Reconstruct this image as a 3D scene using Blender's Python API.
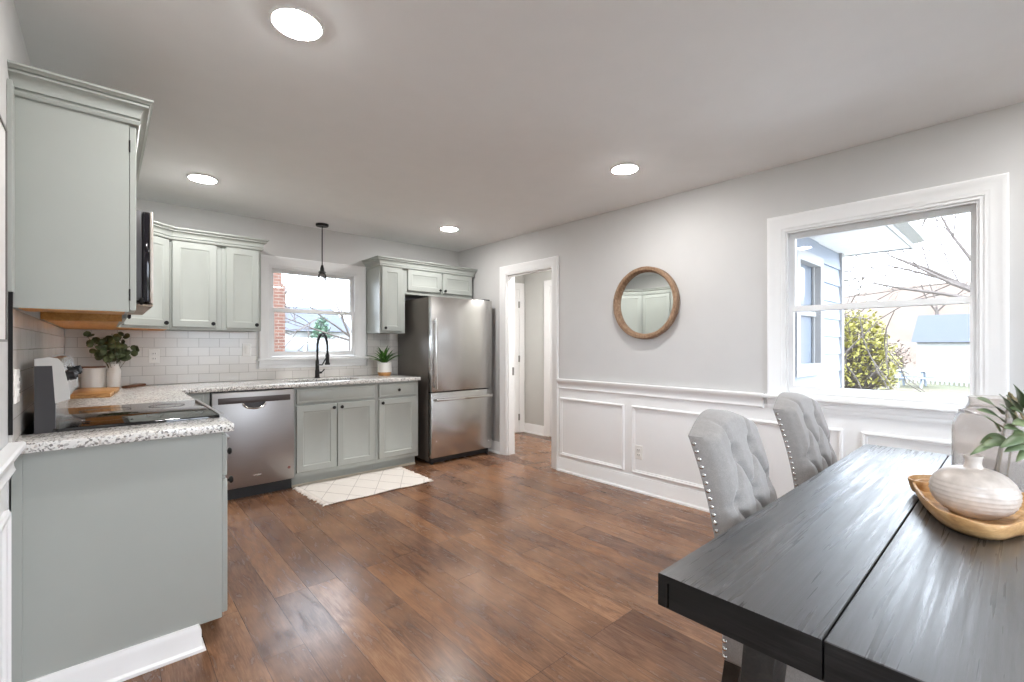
import bpy, bmesh, math, random
from mathutils import Vector, Matrix, noise
PI = math.pi
random.seed(7)
SC = bpy.context.scene
for o in list(bpy.data.objects): bpy.data.objects.remove(o)
COL = SC.collection

# ------------------------------------------------------------------ camera, world, exposure
XL, XR, YB, YF, H = -0.239, 3.374, 4.813, -1.70, 2.44
cam_d = bpy.data.cameras.new('camera'); cam = bpy.data.objects.new('camera', cam_d); COL.objects.link(cam)
cam.location = (0, 0, 1.239); cam.rotation_euler = (PI/2, 0, -math.radians(41.71))
cam_d.sensor_width = 36; cam_d.lens = 455.8/1024*36; cam_d.shift_y = 4.5/1024; cam_d.clip_start = .02; cam_d.clip_end = 300
SC.camera = cam
SC.view_settings.view_transform = 'Standard'; SC.view_settings.look = 'None'
SC.view_settings.exposure = 0.62; SC.view_settings.gamma = 1; SC.view_settings.use_curve_mapping = False
SC.cycles.max_bounces = 14; SC.cycles.diffuse_bounces = 8; SC.cycles.glossy_bounces = 6
SC.cycles.transparent_max_bounces = 16; SC.cycles.transmission_bounces = 8
SC.cycles.sample_clamp_indirect = 6; SC.cycles.use_denoising = True
SC.cycles.caustics_reflective = False; SC.cycles.blur_glossy = .5

world = bpy.data.worlds.new('overcast_sky'); SC.world = world; world.use_nodes = True
nt = world.node_tree; nt.nodes.clear()
wo = nt.nodes.new('ShaderNodeOutputWorld'); bg = nt.nodes.new('ShaderNodeBackground')
tc = nt.nodes.new('ShaderNodeTexCoord'); sep = nt.nodes.new('ShaderNodeSeparateXYZ'); rp = nt.nodes.new('ShaderNodeValToRGB')
nt.links.new(tc.outputs['Generated'], sep.inputs[0]); nt.links.new(sep.outputs[2], rp.inputs[0])
rp.color_ramp.elements[0].color = (.77, .86, .97, 1); rp.color_ramp.elements[1].color = (.78, .88, 1, 1)
nt.links.new(rp.outputs[0], bg.inputs[0]); bg.inputs[1].default_value = 7.5
nt.links.new(bg.outputs[0], wo.inputs[0])

LED = 142.0          # radiance of each ceiling downlight lens
# ------------------------------------------------------------------ materials
def srgb(r, g, b):
    f = lambda c: (c/255/12.92 if c/255 <= .04045 else ((c/255+.055)/1.055)**2.4)
    return (f(r), f(g), f(b), 1)
class NT:
    def __init__(s, name):
        s.m = bpy.data.materials.new(name); s.m.use_nodes = True; s.t = s.m.node_tree
        s.p = s.t.nodes['Principled BSDF']
    def n(s, t, **k):
        x = s.t.nodes.new('ShaderNode'+t)
        for a, v in k.items():
            if a in x.inputs.keys(): x.inputs[a].default_value = v
            else: setattr(x, a, v)
        return x
    def l(s, a, b): s.t.links.new(a, b)
    def coord(s, scale=(1, 1, 1), rot=(0, 0, 0), kind='Object'):
        c = s.n('TexCoord'); m = s.n('Mapping'); m.inputs['Scale'].default_value = scale; m.inputs['Rotation'].default_value = rot
        s.l(c.outputs[kind], m.inputs[0]); return m.outputs[0]
    def ramp(s, fac, stops, interp='LINEAR'):
        r = s.n('ValToRGB'); cr = r.color_ramp; cr.interpolation = interp
        while len(cr.elements) < len(stops): cr.elements.new(.5)
        for e, (p, c) in zip(cr.elements, stops): e.position = p; e.color = c if len(c) == 4 else (*c, 1)
        s.l(fac, r.inputs[0]); return r.outputs[0]
    def noise(s, vec, scale, detail=3, rough=.5, dist=0):
        x = s.n('TexNoise'); x.inputs['Scale'].default_value = scale; x.inputs['Detail'].default_value = detail
        x.inputs['Roughness'].default_value = rough; x.inputs['Distortion'].default_value = dist
        if vec: s.l(vec, x.inputs['Vector'])
        return x.outputs[0]
    def mix(s, fac, a, b, mode='MIX'):
        x = s.n('Mix', data_type='RGBA', blend_type=mode)
        for v, i in ((fac, 0), (a, 6), (b, 7)):
            if isinstance(v, (int, float, tuple)): x.inputs[i].default_value = v
            else: s.l(v, x.inputs[i])
        return x.outputs[2]
    def math(s, op, a, b=0.0):
        x = s.n('Math', operation=op)
        for v, i in ((a, 0), (b, 1)):
            if isinstance(v, (int, float)): x.inputs[i].default_value = v
            else: s.l(v, x.inputs[i])
        return x.outputs[0]
    def bump(s, h, strength=.3, dist=.002):
        b = s.n('Bump'); b.inputs['Strength'].default_value = strength; b.inputs['Distance'].default_value = dist
        s.l(h, b.inputs['Height']); s.l(b.outputs[0], s.p.inputs['Normal'])
    def base(s, c):
        if isinstance(c, tuple): s.p.inputs['Base Color'].default_value = c
        else: s.l(c, s.p.inputs['Base Color'])
    def set(s, **k):
        for a, v in k.items(): s.p.inputs[a.replace('_', ' ')].default_value = v
        return s
def plain(name, col, rough=.5, metal=0, bump=0, bscale=60, var=.04, spec=.5):
    t = NT(name); t.set(Roughness=rough, Metallic=metal); t.p.inputs['Specular IOR Level'].default_value = spec
    v = t.coord(); nz = t.noise(v, 7, 4)
    dark = tuple(c*(1-var) for c in col[:3])+(1,); lite = tuple(min(1, c*(1+var)) for c in col[:3])+(1,)
    t.base(t.ramp(nz, [(.3, dark), (.7, lite)]))
    if bump: t.bump(t.noise(v, bscale, 4), bump, .002)
    return t.m
M = {}
M['wall'] = plain('wall_paint', srgb(204, 203, 202), .6, 0, .05, 140, .01)
M['ceiling'] = plain('ceiling_paint', srgb(240, 240, 240), .8, 0, .06, 120, .01)
M['white'] = plain('white_trim_paint', srgb(242, 242, 242), .35, 0, 0, 60, .008)
M['hallwall'] = plain('hall_paint', srgb(206, 206, 202), .6, 0, .05, 140, .01)
M['sage'] = plain('sage_cabinet_paint', srgb(171, 175, 170), .38, 0, 0, 60, .012)
M['black'] = plain('matte_black_metal', srgb(26, 25, 25), .4, .4, 0)
M['rubber'] = plain('dark_plastic', srgb(34, 33, 34), .5, 0, 0)
M['darkgrey'] = plain('dark_grey_enamel', srgb(62, 60, 62), .4, .1, 0)
M['plastic'] = plain('white_plastic', srgb(236, 234, 230), .3, 0, 0)
M['slot'] = plain('outlet_slot', srgb(40, 38, 36), .5)
M['ceramic'] = plain('white_ceramic', srgb(236, 233, 228), .35, 0, 0, 60, .02)
M['brushed'] = plain('brushed_nickel', srgb(150, 148, 145), .35, 1, 0)
M['vinyl'] = plain('white_vinyl', srgb(238, 238, 238), .35)
M['soil'] = plain('potting_soil', srgb(50, 38, 28), .9, 0, .5)

def steel(name, col, rough=.27, aniso=.45):
    t = NT(name); t.set(Metallic=1.0, Roughness=rough); t.p.inputs['Anisotropic'].default_value = aniso
    tg = t.n('Tangent'); tg.direction_type = 'RADIAL'; tg.axis = 'Z'; t.l(tg.outputs[0], t.p.inputs['Tangent'])
    v = t.coord((2, 2, 260)); nz = t.noise(v, 3, 3)
    t.base(t.ramp(nz, [(.3, tuple(c*.93 for c in col[:3])+(1,)), (.7, col)]))
    t.bump(nz, .02, .001)
    return t.m
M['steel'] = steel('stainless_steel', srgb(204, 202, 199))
M['steel_dw'] = steel('stainless_steel_dark', srgb(170, 166, 164), .36)
M['chrome'] = plain('polished_steel', srgb(215, 213, 210), .16, 1)
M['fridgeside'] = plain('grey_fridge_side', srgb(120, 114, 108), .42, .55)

def granite():
    t = NT('speckled_granite'); t.set(Roughness=.16); v = t.coord()
    a = t.n('TexVoronoi'); a.inputs['Scale'].default_value = 150; t.l(v, a.inputs['Vector'])
    b = t.n('TexVoronoi'); b.inputs['Scale'].default_value = 210; t.l(v, b.inputs['Vector'])
    sa = t.n('SeparateColor'); t.l(a.outputs['Color'], sa.inputs[0]); sb = t.n('SeparateColor'); t.l(b.outputs['Color'], sb.inputs[0])
    c1 = t.ramp(sa.outputs[0], [(0, srgb(140, 137, 134)), (.12, srgb(186, 184, 181)), (.26, srgb(228, 227, 224)), (.75, srgb(236, 233, 229)), (.9, srgb(206, 200, 193))], 'CONSTANT')
    blk = t.ramp(sb.outputs[1], [(0, (1, 1, 1)), (.10, (0, 0, 0))], 'CONSTANT')
    cl = t.ramp(t.noise(v, 16, 3), [(.4, (.15,)*3), (.6, (1,)*3)])
    c2 = t.mix(t.math('MULTIPLY', blk, cl), c1, srgb(58, 56, 56))
    t.base(c2); return t.m
M['granite'] = granite()

def tile(name, axis):
    t = NT(name); t.set(Roughness=.16)
    c = t.n('TexCoord'); s = t.n('SeparateXYZ'); t.l(c.outputs['Object'], s.inputs[0]); k = t.n('CombineXYZ')
    t.l(s.outputs[axis], k.inputs[0]); t.l(s.outputs[2], k.inputs[1])
    b = t.n('TexBrick'); b.offset = .5; t.l(k.outputs[0], b.inputs['Vector'])
    b.inputs['Scale'].default_value = 1; b.inputs['Brick Width'].default_value = .154; b.inputs['Row Height'].default_value = .0775
    b.inputs['Mortar Size'].default_value = .0016; b.inputs['Mortar Smooth'].default_value = .3
    b.inputs['Color1'].default_value = srgb(226, 222, 217); b.inputs['Color2'].default_value = srgb(218, 214, 209); b.inputs['Mortar'].default_value = srgb(172, 166, 160)
    t.base(b.outputs['Color']); inv = t.math('SUBTRACT', 1.0, b.outputs['Fac']); t.bump(inv, .5, .0015)
    return t.m
M['tile_x'] = tile('subway_tile_back', 0); M['tile_y'] = tile('subway_tile_side', 1)

def brickmat():
    t = NT('red_brick'); t.set(Roughness=.85)
    c = t.n('TexCoord'); s = t.n('SeparateXYZ'); t.l(c.outputs['Object'], s.inputs[0]); k = t.n('CombineXYZ')
    t.l(t.math('ADD', s.outputs[0], s.outputs[1]), k.inputs[0]); t.l(s.outputs[2], k.inputs[1])
    b = t.n('TexBrick'); t.l(k.outputs[0], b.inputs['Vector']); b.inputs['Scale'].default_value = 1
    b.inputs['Brick Width'].default_value = .19; b.inputs['Row Height'].default_value = .062; b.inputs['Mortar Size'].default_value = .006
    b.inputs['Color1'].default_value = srgb(112, 76, 62); b.inputs['Color2'].default_value = srgb(94, 60, 50); b.inputs['Mortar'].default_value = srgb(126, 118, 110)
    t.base(b.outputs['Color']); t.bump(t.math('SUBTRACT', 1.0, b.outputs['Fac']), .6, .006); return t.m
M['brick'] = brickmat()

def floormat():
    t = NT('vinyl_plank_floor')
    c = t.n('TexCoord'); s = t.n('SeparateXYZ'); t.l(c.outputs['Object'], s.inputs[0]); k = t.n('CombineXYZ')
    t.l(s.outputs[1], k.inputs[0]); t.l(s.outputs[0], k.inputs[1])
    b = t.n('TexBrick'); b.offset = .37; b.offset_frequency = 3; t.l(k.outputs[0], b.inputs['Vector'])
    b.inputs['Scale'].default_value = 1; b.inputs['Brick Width'].default_value = 1.22; b.inputs['Row Height'].default_value = .154
    b.inputs['Mortar Size'].default_value = .0011; b.inputs['Mortar Smooth'].default_value = .1
    b.inputs['Color1'].default_value = (0, 0, 0, 1); b.inputs['Color2'].default_value = (1, 1, 1, 1); b.inputs['Mortar'].default_value = (0, 0, 0, 1)
    rnd = b.outputs['Color']
    tone = t.ramp(rnd, [(0, srgb(112, 79, 60)), (.25, srgb(152, 112, 84)), (.5, srgb(134, 101, 82)), (.75, srgb(172, 129, 97)), (1, srgb(150, 106, 76))])
    # grain stretched along the boards, shifted board by board
    off = t.n('VectorMath', operation='SCALE'); t.l(rnd, off.inputs[0]); off.inputs['Scale'].default_value = 37
    ad = t.n('VectorMath', operation='ADD'); t.l(c.outputs['Object'], ad.inputs[0]); t.l(off.outputs[0], ad.inputs[1])
    mp = t.n('Mapping'); mp.inputs['Scale'].default_value = (9, 1.6, 1); t.l(ad.outputs[0], mp.inputs[0])
    g1 = t.noise(mp.outputs[0], 3.2, 6, .62, .8)
    mp2 = t.n('Mapping'); mp2.inputs['Scale'].default_value = (60, 3.5, 1); t.l(ad.outputs[0], mp2.inputs[0])
    g2 = t.noise(mp2.outputs[0], 3, 5, .6, .5)
    pat = t.noise(c.outputs['Object'], 2.3, 4, .55)
    col = t.mix(t.ramp(g1, [(.34, (1,)*3), (.62, (0,)*3)]), tone, t.mix(1.0, tone, srgb(185, 178, 175), 'MULTIPLY'))
    col = t.mix(t.math('MULTIPLY', t.ramp(g2, [(.42, (1,)*3), (.6, (0,)*3)]), .45), col, t.mix(1.0, col, srgb(165, 150, 142), 'MULTIPLY'))
    col = t.mix(t.math('MULTIPLY', t.ramp(pat, [(.45, (0,)*3), (.7, (1,)*3)]), .45), col, srgb(180, 138, 106))
    col = t.mix(b.outputs['Fac'], col, srgb(66, 47, 37))
    t.base(col)
    r = t.ramp(g1, [(.3, (.30,)*3), (.7, (.20,)*3)]); t.l(r, t.p.inputs['Roughness']); t.p.inputs['Specular IOR Level'].default_value = .48
    h = t.math('ADD', t.math('MULTIPLY', g2, .5), t.math('MULTIPLY', t.math('SUBTRACT', 1.0, b.outputs['Fac']), 1.2))
    t.bump(h, .13, .0015); return t.m
M['floor'] = floormat()

def woodmat(name, dark, mid, lite, rough=.45, scale=(2, 16, 16), nscale=2.5, bump=.15, spec=.5):
    t = NT(name); t.set(Roughness=rough); t.p.inputs['Specular IOR Level'].default_value = spec
    v = t.coord(scale); g = t.noise(v, nscale, 6, .6, 1.2)
    v2 = t.coord(tuple(x*4 for x in scale)); g2 = t.noise(v2, nscale*1.5, 4, .6)
    c = t.ramp(g, [(.3, dark), (.5, mid), (.72, lite)]); c = t.mix(t.math('MULTIPLY', t.ramp(g2, [(.4, (1,)*3), (.6, (0,)*3)]), .35), c, dark)
    t.base(c); t.bump(t.math('ADD', g, t.math('MULTIPLY', g2, .6)), bump, .003); return t.m
M['table'] = woodmat('charcoal_stained_wood', srgb(8, 8, 9), srgb(22, 21, 23), srgb(60, 59, 64), .42, (.9, 30, 30), 2.6, .30, .5)
_p = M['table'].node_tree.nodes['Principled BSDF']; _p.inputs['Coat Weight'].default_value = .9; _p.inputs['Coat IOR'].default_value = 1.72
_t = M['table'].node_tree; _c = _t.nodes.new('ShaderNodeTexCoord'); _m = _t.nodes.new('ShaderNodeMapping'); _m.inputs['Scale'].default_value = (1.3, 42, 20)
_n = _t.nodes.new('ShaderNodeTexNoise'); _n.inputs['Scale'].default_value = 2.2; _n.inputs['Detail'].default_value = 8; _n.inputs['Distortion'].default_value = .3
_r = _t.nodes.new('ShaderNodeMapRange'); _r.inputs['From Min'].default_value = .35; _r.inputs['From Max'].default_value = .65; _r.inputs['To Min'].default_value = .22; _r.inputs['To Max'].default_value = .44
_t.links.new(_c.outputs['Object'], _m.inputs[0]); _t.links.new(_m.outputs[0], _n.inputs['Vector']); _t.links.new(_n.outputs[0], _r.inputs[0]); _t.links.new(_r.outputs[0], _p.inputs['Coat Roughness'])
M['tabledark'] = woodmat('black_stained_wood', srgb(26, 24, 22), srgb(38, 35, 32), srgb(52, 48, 44), .5, (2, 16, 16), 2.4, .25)
M['edge'] = woodmat('shaded_table_side', srgb(16, 15, 14), srgb(28, 27, 26), srgb(42, 40, 39), .6, (30, 2, 30), 2.4, .2, .25)  # table wood again, dulled: shade of the sides put into the material
M['bowl'] = woodmat('raw_carved_wood', srgb(150, 108, 66), srgb(190, 148, 98), srgb(218, 182, 134), .5, (6, 5, 14), 2.2, .2)
M['mirrorframe'] = woodmat('weathered_wood', srgb(112, 84, 62), srgb(150, 120, 94), srgb(176, 150, 124), .6, (10, 30, 10), 2.4, .3)
M['maple'] = woodmat('golden_maple', srgb(196, 128, 56), srgb(216, 150, 74), srgb(228, 168, 92), .45, (16, 2, 16), 2, .05)
M['acacia'] = woodmat('honey_wood', srgb(152, 104, 58), srgb(192, 142, 86), srgb(214, 168, 112), .4, (3, 18, 18), 2.4, .08)
M['walnut'] = woodmat('brown_wood', srgb(88, 56, 38), srgb(120, 78, 54), srgb(140, 96, 68), .45, (18, 3, 18), 2.2, .08)
M['bark'] = woodmat('tree_bark', srgb(82, 74, 70), srgb(98, 90, 86), srgb(112, 106, 102), .9, (6, 6, 2), 3, .5)

def fabric():
    t = NT('grey_linen'); t.set(Roughness=.9); t.p.inputs['Sheen Weight'].default_value = .25
    v = t.coord(); n1 = t.noise(v, 380, 2, .6); n2 = t.noise(v, 60, 4, .6)
    c = t.mix(t.math('MULTIPLY', t.ramp(n1, [(.35, (1,)*3), (.65, (0,)*3)]), .5), srgb(158, 154, 151), srgb(128, 125, 123))
    c = t.mix(t.math('MULTIPLY', t.ramp(n2, [(.4, (1,)*3), (.65, (0,)*3)]), .25), c, srgb(120, 117, 115))
    t.base(c); t.bump(n1, .25, .001); return t.m
M['fabric'] = fabric()
def rugmat():
    t = NT('cream_woven_cotton'); t.set(Roughness=.95)
    c = t.n('TexCoord'); s = t.n('SeparateXYZ'); t.l(c.outputs['Object'], s.inputs[0])
    def lines(sx, sy, per, w):
        q = t.math('ADD', t.math('MULTIPLY', s.outputs[0], sx), t.math('MULTIPLY', s.outputs[1], sy))
        f = t.math('ABSOLUTE', t.math('SUBTRACT', t.math('FRACT', t.math('DIVIDE', q, per)), .5)); return t.math('LESS_THAN', f, w)
    a = t.math('MAXIMUM', lines(1, .62, .235, .022), lines(1, -.62, .235, .014))
    base = t.mix(t.noise(c.outputs['Object'], 120, 3), srgb(228, 220, 212), srgb(240, 234, 228))
    t.base(t.mix(t.math('MULTIPLY', a, .55), base, srgb(140, 128, 120))); t.bump(t.noise(c.outputs['Object'], 260, 2), .5, .004); return t.m
M['rug'] = rugmat()
M['fringe'] = plain('cream_fringe', srgb(236, 228, 220), .95, 0, .4, 300)
def leafmat(name, a, b, rough=.5):
    t = NT(name); t.set(Roughness=rough); v = t.coord(); t.base(t.ramp(t.noise(v, 14, 3), [(.3, a), (.7, b)])); return t.m
M['euc'] = leafmat('eucalyptus_leaf', srgb(52, 66, 44), srgb(104, 116, 76))
M['fern'] = leafmat('spiky_leaf', srgb(34, 78, 30), srgb(92, 140, 58), .4)
M['sagel'] = leafmat('sage_leaf', srgb(70, 88, 58), srgb(116, 130, 92), .45)
M['stem'] = plain('green_brown_stem', srgb(110, 98, 66), .6)
def vasemat():
    t = NT('ribbed_stoneware'); t.set(Roughness=.28); v = t.coord(); n = t.noise(v, 40, 4)
    t.base(t.ramp(n, [(.3, srgb(180, 169, 160)), (.7, srgb(204, 193, 184))])); t.bump(n, .08); return t.m
M['vase'] = vasemat()
def hazy():
    t = NT('hazy_recycled_glass'); t.set(Roughness=.16); t.p.inputs['IOR'].default_value = 1.15
    t.p.inputs['Transmission Weight'].default_value = .86; v = t.coord()
    t.base(t.ramp(t.noise(v, 9, 4), [(.3, srgb(232, 226, 222)), (.7, srgb(246, 242, 239))])); return t.m
M['hazy'] = hazy()
def glass(name, tint=(1, 1, 1, 1), refl=1.0):
    t = NT(name); nt = t.t; tr = t.n('BsdfTransparent'); gl = t.n('BsdfGlossy'); gl.inputs['Roughness'].default_value = .02
    tr.inputs[0].default_value = tint; fr = t.n('Fresnel'); fr.inputs[0].default_value = 1.4; mx = t.n('MixShader')
    t.l(t.math('MULTIPLY', fr.outputs[0], refl), mx.inputs[0]); t.l(tr.outputs[0], mx.inputs[1]); t.l(gl.outputs[0], mx.inputs[2])
    out = [n for n in nt.nodes if n.type == 'OUTPUT_MATERIAL'][0]; t.l(mx.outputs[0], out.inputs[0]); return t.m
M['pane'] = glass('window_glass'); M['clear'] = glass('clear_bulb_glass', (.9, .9, .9, 1), 2.0)
t = NT('mirror_silver'); t.set(Metallic=1, Roughness=.01); t.base(srgb(238, 240, 238)); M['mirror'] = t.m
t = NT('black_ceramic_glass'); t.set(Roughness=.05); t.base(srgb(18, 18, 19)); t.p.inputs['Specular IOR Level'].default_value = .7; M['cooktop'] = t.m
t = NT('dark_glossy_glass'); t.set(Roughness=.06); t.base(srgb(28, 26, 32)); M['ovenglass'] = t.m
def emis(name, col, s):
    t = NT(name); t.base((.8, .8, .8, 1)); t.p.inputs['Emission Color'].default_value = col; t.p.inputs['Emission Strength'].default_value = s; return t.m
M['led'] = emis('led_diffuser', (1, .985, .965, 1), LED)
def grass():
    t = NT('lawn_grass'); t.set(Roughness=.95); v = t.coord(); n = t.noise(v, .35, 5, .6); n2 = t.noise(v, 9, 4, .7)
    c = t.ramp(n, [(.35, srgb(67, 71, 47)), (.5, srgb(82, 80, 59)), (.65, srgb(89, 77, 62))])
    t.base(t.mix(t.math('MULTIPLY', n2, .6), c, srgb(82, 85, 64))); return t.m
M['grass'] = grass()
M['siding'] = plain('pale_blue_siding', srgb(134, 142, 156), .6, 0, 0, 60, .01)
M['roof'] = plain('blue_grey_shingle', srgb(68, 72, 84), .85, 0, .4, 40, .1)
M['woods'] = None
def woods():
    t = NT('leaf_litter_hillside'); t.set(Roughness=1); v = t.coord((1, 1, .35)); n = t.noise(v, .5, 8, .75); n2 = t.noise(v, 3, 6, .7)
    c = t.ramp(n, [(.35, srgb(93, 79, 69)), (.5, srgb(102, 87, 77)), (.65, srgb(106, 97, 88))])
    t.base(t.mix(t.math('MULTIPLY', n2, .4), c, srgb(87, 77, 70))); return t.m
M['woods'] = woods()
M['bushleaf'] = leafmat('yellow_green_foliage', srgb(124, 122, 56), srgb(162, 154, 84), .7)
M['twig'] = leafmat('dry_twig', srgb(128, 116, 108), srgb(150, 136, 124), .9)
M['evergreen'] = leafmat('evergreen_needles', srgb(72, 104, 84), srgb(104, 130, 108), .8)
M['paintwhite'] = plain('exterior_white_paint', srgb(150, 150, 150), .5)
M['carpaint'] = plain('white_car_paint', srgb(150, 150, 150), .2)
M['extglass'] = plain('tinted_exterior_glass', srgb(120, 128, 140), .1)
M['badge'] = plain('dull_red_badge', srgb(140, 86, 82), .4)
M['paper'] = plain('pale_art_print', srgb(228, 227, 225), .5, 0, 0, 8, .05)
M['display'] = plain('black_display', srgb(14, 14, 16), .1)

# ------------------------------------------------------------------ mesh helpers
def bmn(): return bmesh.new()
def box(bm, x0, x1, y0, y1, z0, z1, bev=0, seg=2):
    x0, x1 = min(x0, x1), max(x0, x1); y0, y1 = min(y0, y1), max(y0, y1); z0, z1 = min(z0, z1), max(z0, z1)
    vs = [bm.verts.new(p) for p in ((x0,y0,z0),(x1,y0,z0),(x1,y1,z0),(x0,y1,z0),(x0,y0,z1),(x1,y0,z1),(x1,y1,z1),(x0,y1,z1))]
    fs = [bm.faces.new([vs[i] for i in f]) for f in ((0,3,2,1),(4,5,6,7),(0,1,5,4),(1,2,6,5),(2,3,7,6),(3,0,4,7))]
    if bev:
        es = list({e for f in fs for e in f.edges})
        bmesh.ops.bevel(bm, geom=es, offset=bev, segments=seg, affect='EDGES', profile=.5)
    return bm
def prism(bm, pts, mapf, d0, d1):
    """closed 2-D outline pts, extruded between d0 and d1; mapf(a, b, d) -> xyz"""
    a = [bm.verts.new(mapf(p[0], p[1], d0)) for p in pts]; b = [bm.verts.new(mapf(p[0], p[1], d1)) for p in pts]
    n = len(pts); bm.faces.new(a[::-1]); bm.faces.new(b)
    for i in range(n): bm.faces.new((a[i], a[(i+1) % n], b[(i+1) % n], b[i]))
def lathe(bm, prof, c=(0, 0, 0), axis='z', seg=32, close=True):
    """prof: list of (r, h); revolved round the axis through c"""
    def P(r, h, a):
        u, v = r*math.cos(a), r*math.sin(a)
        return {'z': (c[0]+u, c[1]+v, c[2]+h), 'x': (c[0]+h, c[1]+u, c[2]+v), 'y': (c[0]+u, c[1]+h, c[2]+v)}[axis]
    rings = []
    for r, h in prof:
        if r < 1e-6: rings.append([bm.verts.new(P(0, h, 0))])
        else: rings.append([bm.verts.new(P(r, h, 2*PI*i/seg)) for i in range(seg)])
    for A, B in zip(rings, rings[1:]):
        for i in range(seg):
            j = (i+1) % seg
            if len(A) == 1 and len(B) == 1: continue
            if len(A) == 1: bm.faces.new((A[0], B[i], B[j]))
            elif len(B) == 1: bm.faces.new((A[i], A[j], B[0]))
            else: bm.faces.new((A[i], A[j], B[j], B[i]))
    if close:
        for R in (rings[0], rings[-1]):
            if len(R) > 1: bm.faces.new(R)
def tube(bm, pts, r, seg=8, cap=True):
    pts = [Vector(p) for p in pts]; rr = r if isinstance(r, (list, tuple)) else [r]*len(pts)
    rings = []; up = None
    for i, p in enumerate(pts):
        d = (pts[min(i+1, len(pts)-1)]-pts[max(i-1, 0)]).normalized()
        if up is None or abs(up.dot(d)) > .98:
            up = Vector((0, 0, 1)) if abs(d.z) < .9 else Vector((1, 0, 0))
        s = d.cross(up).normalized(); up = s.cross(d).normalized()
        rings.append([bm.verts.new(p+(s*math.cos(2*PI*k/seg)+up*math.sin(2*PI*k/seg))*rr[i]) for k in range(seg)])
    for A, B in zip(rings, rings[1:]):
        for k in range(seg): bm.faces.new((A[k], A[(k+1) % seg], B[(k+1) % seg], B[k]))
    if cap: bm.faces.new(rings[0][::-1]); bm.faces.new(rings[-1])
def sweep(bm, path, prof, closed=False, mapf=None):
    """mitred moulding: path = 2-D points, prof = closed outline of (out, h), out to the right of travel"""
    mapf = mapf or (lambda a, b, h: (a, b, h))
    n = len(path); P = [Vector(p) for p in path]; rings = []
    for i in range(n):
        d0 = (P[i]-P[i-1]).normalized() if (i > 0 or closed) else None
        d1 = (P[(i+1) % n]-P[i]).normalized() if (i < n-1 or closed) else None
        d0 = d0 or d1; d1 = d1 or d0
        n0 = Vector((d0.y, -d0.x)); n1 = Vector((d1.y, -d1.x)); m = (n0+n1); m = m/(m.dot(n0)) if m.length > 1e-6 else n0
        rings.append([bm.verts.new(mapf(P[i].x+m.x*o, P[i].y+m.y*o, h)) for o, h in prof])
    k = len(prof)
    for i in range(n if closed else n-1):
        A, B = rings[i], rings[(i+1) % n]
        for j in range(k): bm.faces.new((A[j], B[j], B[(j+1) % k], A[(j+1) % k]))
    if not closed: bm.faces.new(rings[0]); bm.faces.new(rings[-1][::-1])
def cellslab(bm, us, vs, keep, w0, w1, mapf):
    """slab of grid cells with holes; no inner faces"""
    V = {}
    def g(i, j, w):
        if (i, j, w) not in V: V[(i, j, w)] = bm.verts.new(mapf(us[i], vs[j], w1 if w else w0))
        return V[(i, j, w)]
    K = {(i, j) for i in range(len(us)-1) for j in range(len(vs)-1) if keep((us[i]+us[i+1])/2, (vs[j]+vs[j+1])/2)}
    for (i, j) in K:
        bm.faces.new((g(i, j, 1), g(i+1, j, 1), g(i+1, j+1, 1), g(i, j+1, 1)))
        bm.faces.new((g(i, j, 0), g(i, j+1, 0), g(i+1, j+1, 0), g(i+1, j, 0)))
        for (a, b, q) in (((i, j), (i+1, j), (i, j-1)), ((i+1, j), (i+1, j+1), (i+1, j)), ((i+1, j+1), (i, j+1), (i, j+1)), ((i, j+1), (i, j), (i-1, j))):
            if q not in K: bm.faces.new((g(*a, 0), g(*b, 0), g(*b, 1), g(*a, 1)))
def rings_panel(bm, rect, rings, mapf):
    """door or panel face: rings of (inset, depth) from the back edge to the middle"""
    u0, u1, v0, v1 = rect; R = []
    for ins, d in rings:
        R.append([bm.verts.new(mapf(u, v, d)) for u, v in ((u0+ins, v0+ins), (u1-ins, v0+ins), (u1-ins, v1-ins), (u0+ins, v1-ins))])
    bm.faces.new(R[0][::-1])
    for A, B in zip(R, R[1:]):
        for i in range(4): bm.faces.new((A[i], A[(i+1) % 4], B[(i+1) % 4], B[i]))
    bm.faces.new(R[-1])
SHAKER = [(0, 0), (0, .016), (.003, .019), (.052, .019), (.057, .015), (.062, .0125), (.066, .0125), (.072, .009)]
SLAB = [(0, 0), (0, .014), (.003, .018), (.018, .018), (.020, .0165), (.023, .018)]

def finish(bm, name, mat, parent=None, angle=35):
    bmesh.ops.recalc_face_normals(bm, faces=bm.faces)
    if parent is not None:
        q = parent; off = Vector((0, 0, 0))
        while q is not None: off += q.location; q = q.parent
        bmesh.ops.translate(bm, verts=bm.verts, vec=-off)
    me = bpy.data.meshes.new(name); bm.to_mesh(me); bm.free()
    for p in me.polygons: p.use_smooth = True
    me.set_sharp_from_angle(angle=math.radians(angle))
    me.materials.append(mat)
    o = bpy.data.objects.new(name, me); COL.objects.link(o)
    if parent is not None: o.parent = parent
    return o
def tag(o, label=None, cat=None, group=None, kind=None):
    for k, v in (('label', label), ('category', cat), ('group', group), ('kind', kind)):
        if v: o[k] = v
    return o
def thing(name, loc, label, cat, group=None, kind=None, rz=0):
    o = bpy.data.objects.new(name, None); COL.objects.link(o); o.location = loc; o.rotation_euler = (0, 0, rz); o.empty_display_size = .05
    return tag(o, label, cat, group, kind)
def struct(name, bm, mat, label, cat='room', parent=None):
    o = finish(bm, name, mat, parent)
    if parent is None: tag(o, label, cat, None, 'structure')
    return o
def sthing(name, loc, label, cat): return thing(name, loc, label, cat, None, 'structure')
def tree_children(o): return [c for c in COL.objects if c.parent == o]
def copy_tree(o, parent=None):
    c = o.copy(); COL.objects.link(c)
    if parent is not None: c.parent = parent
    for ch in tree_children(o): copy_tree(ch, c)
    return c
IDX = lambda a, b, c: (a, b, c)
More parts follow.
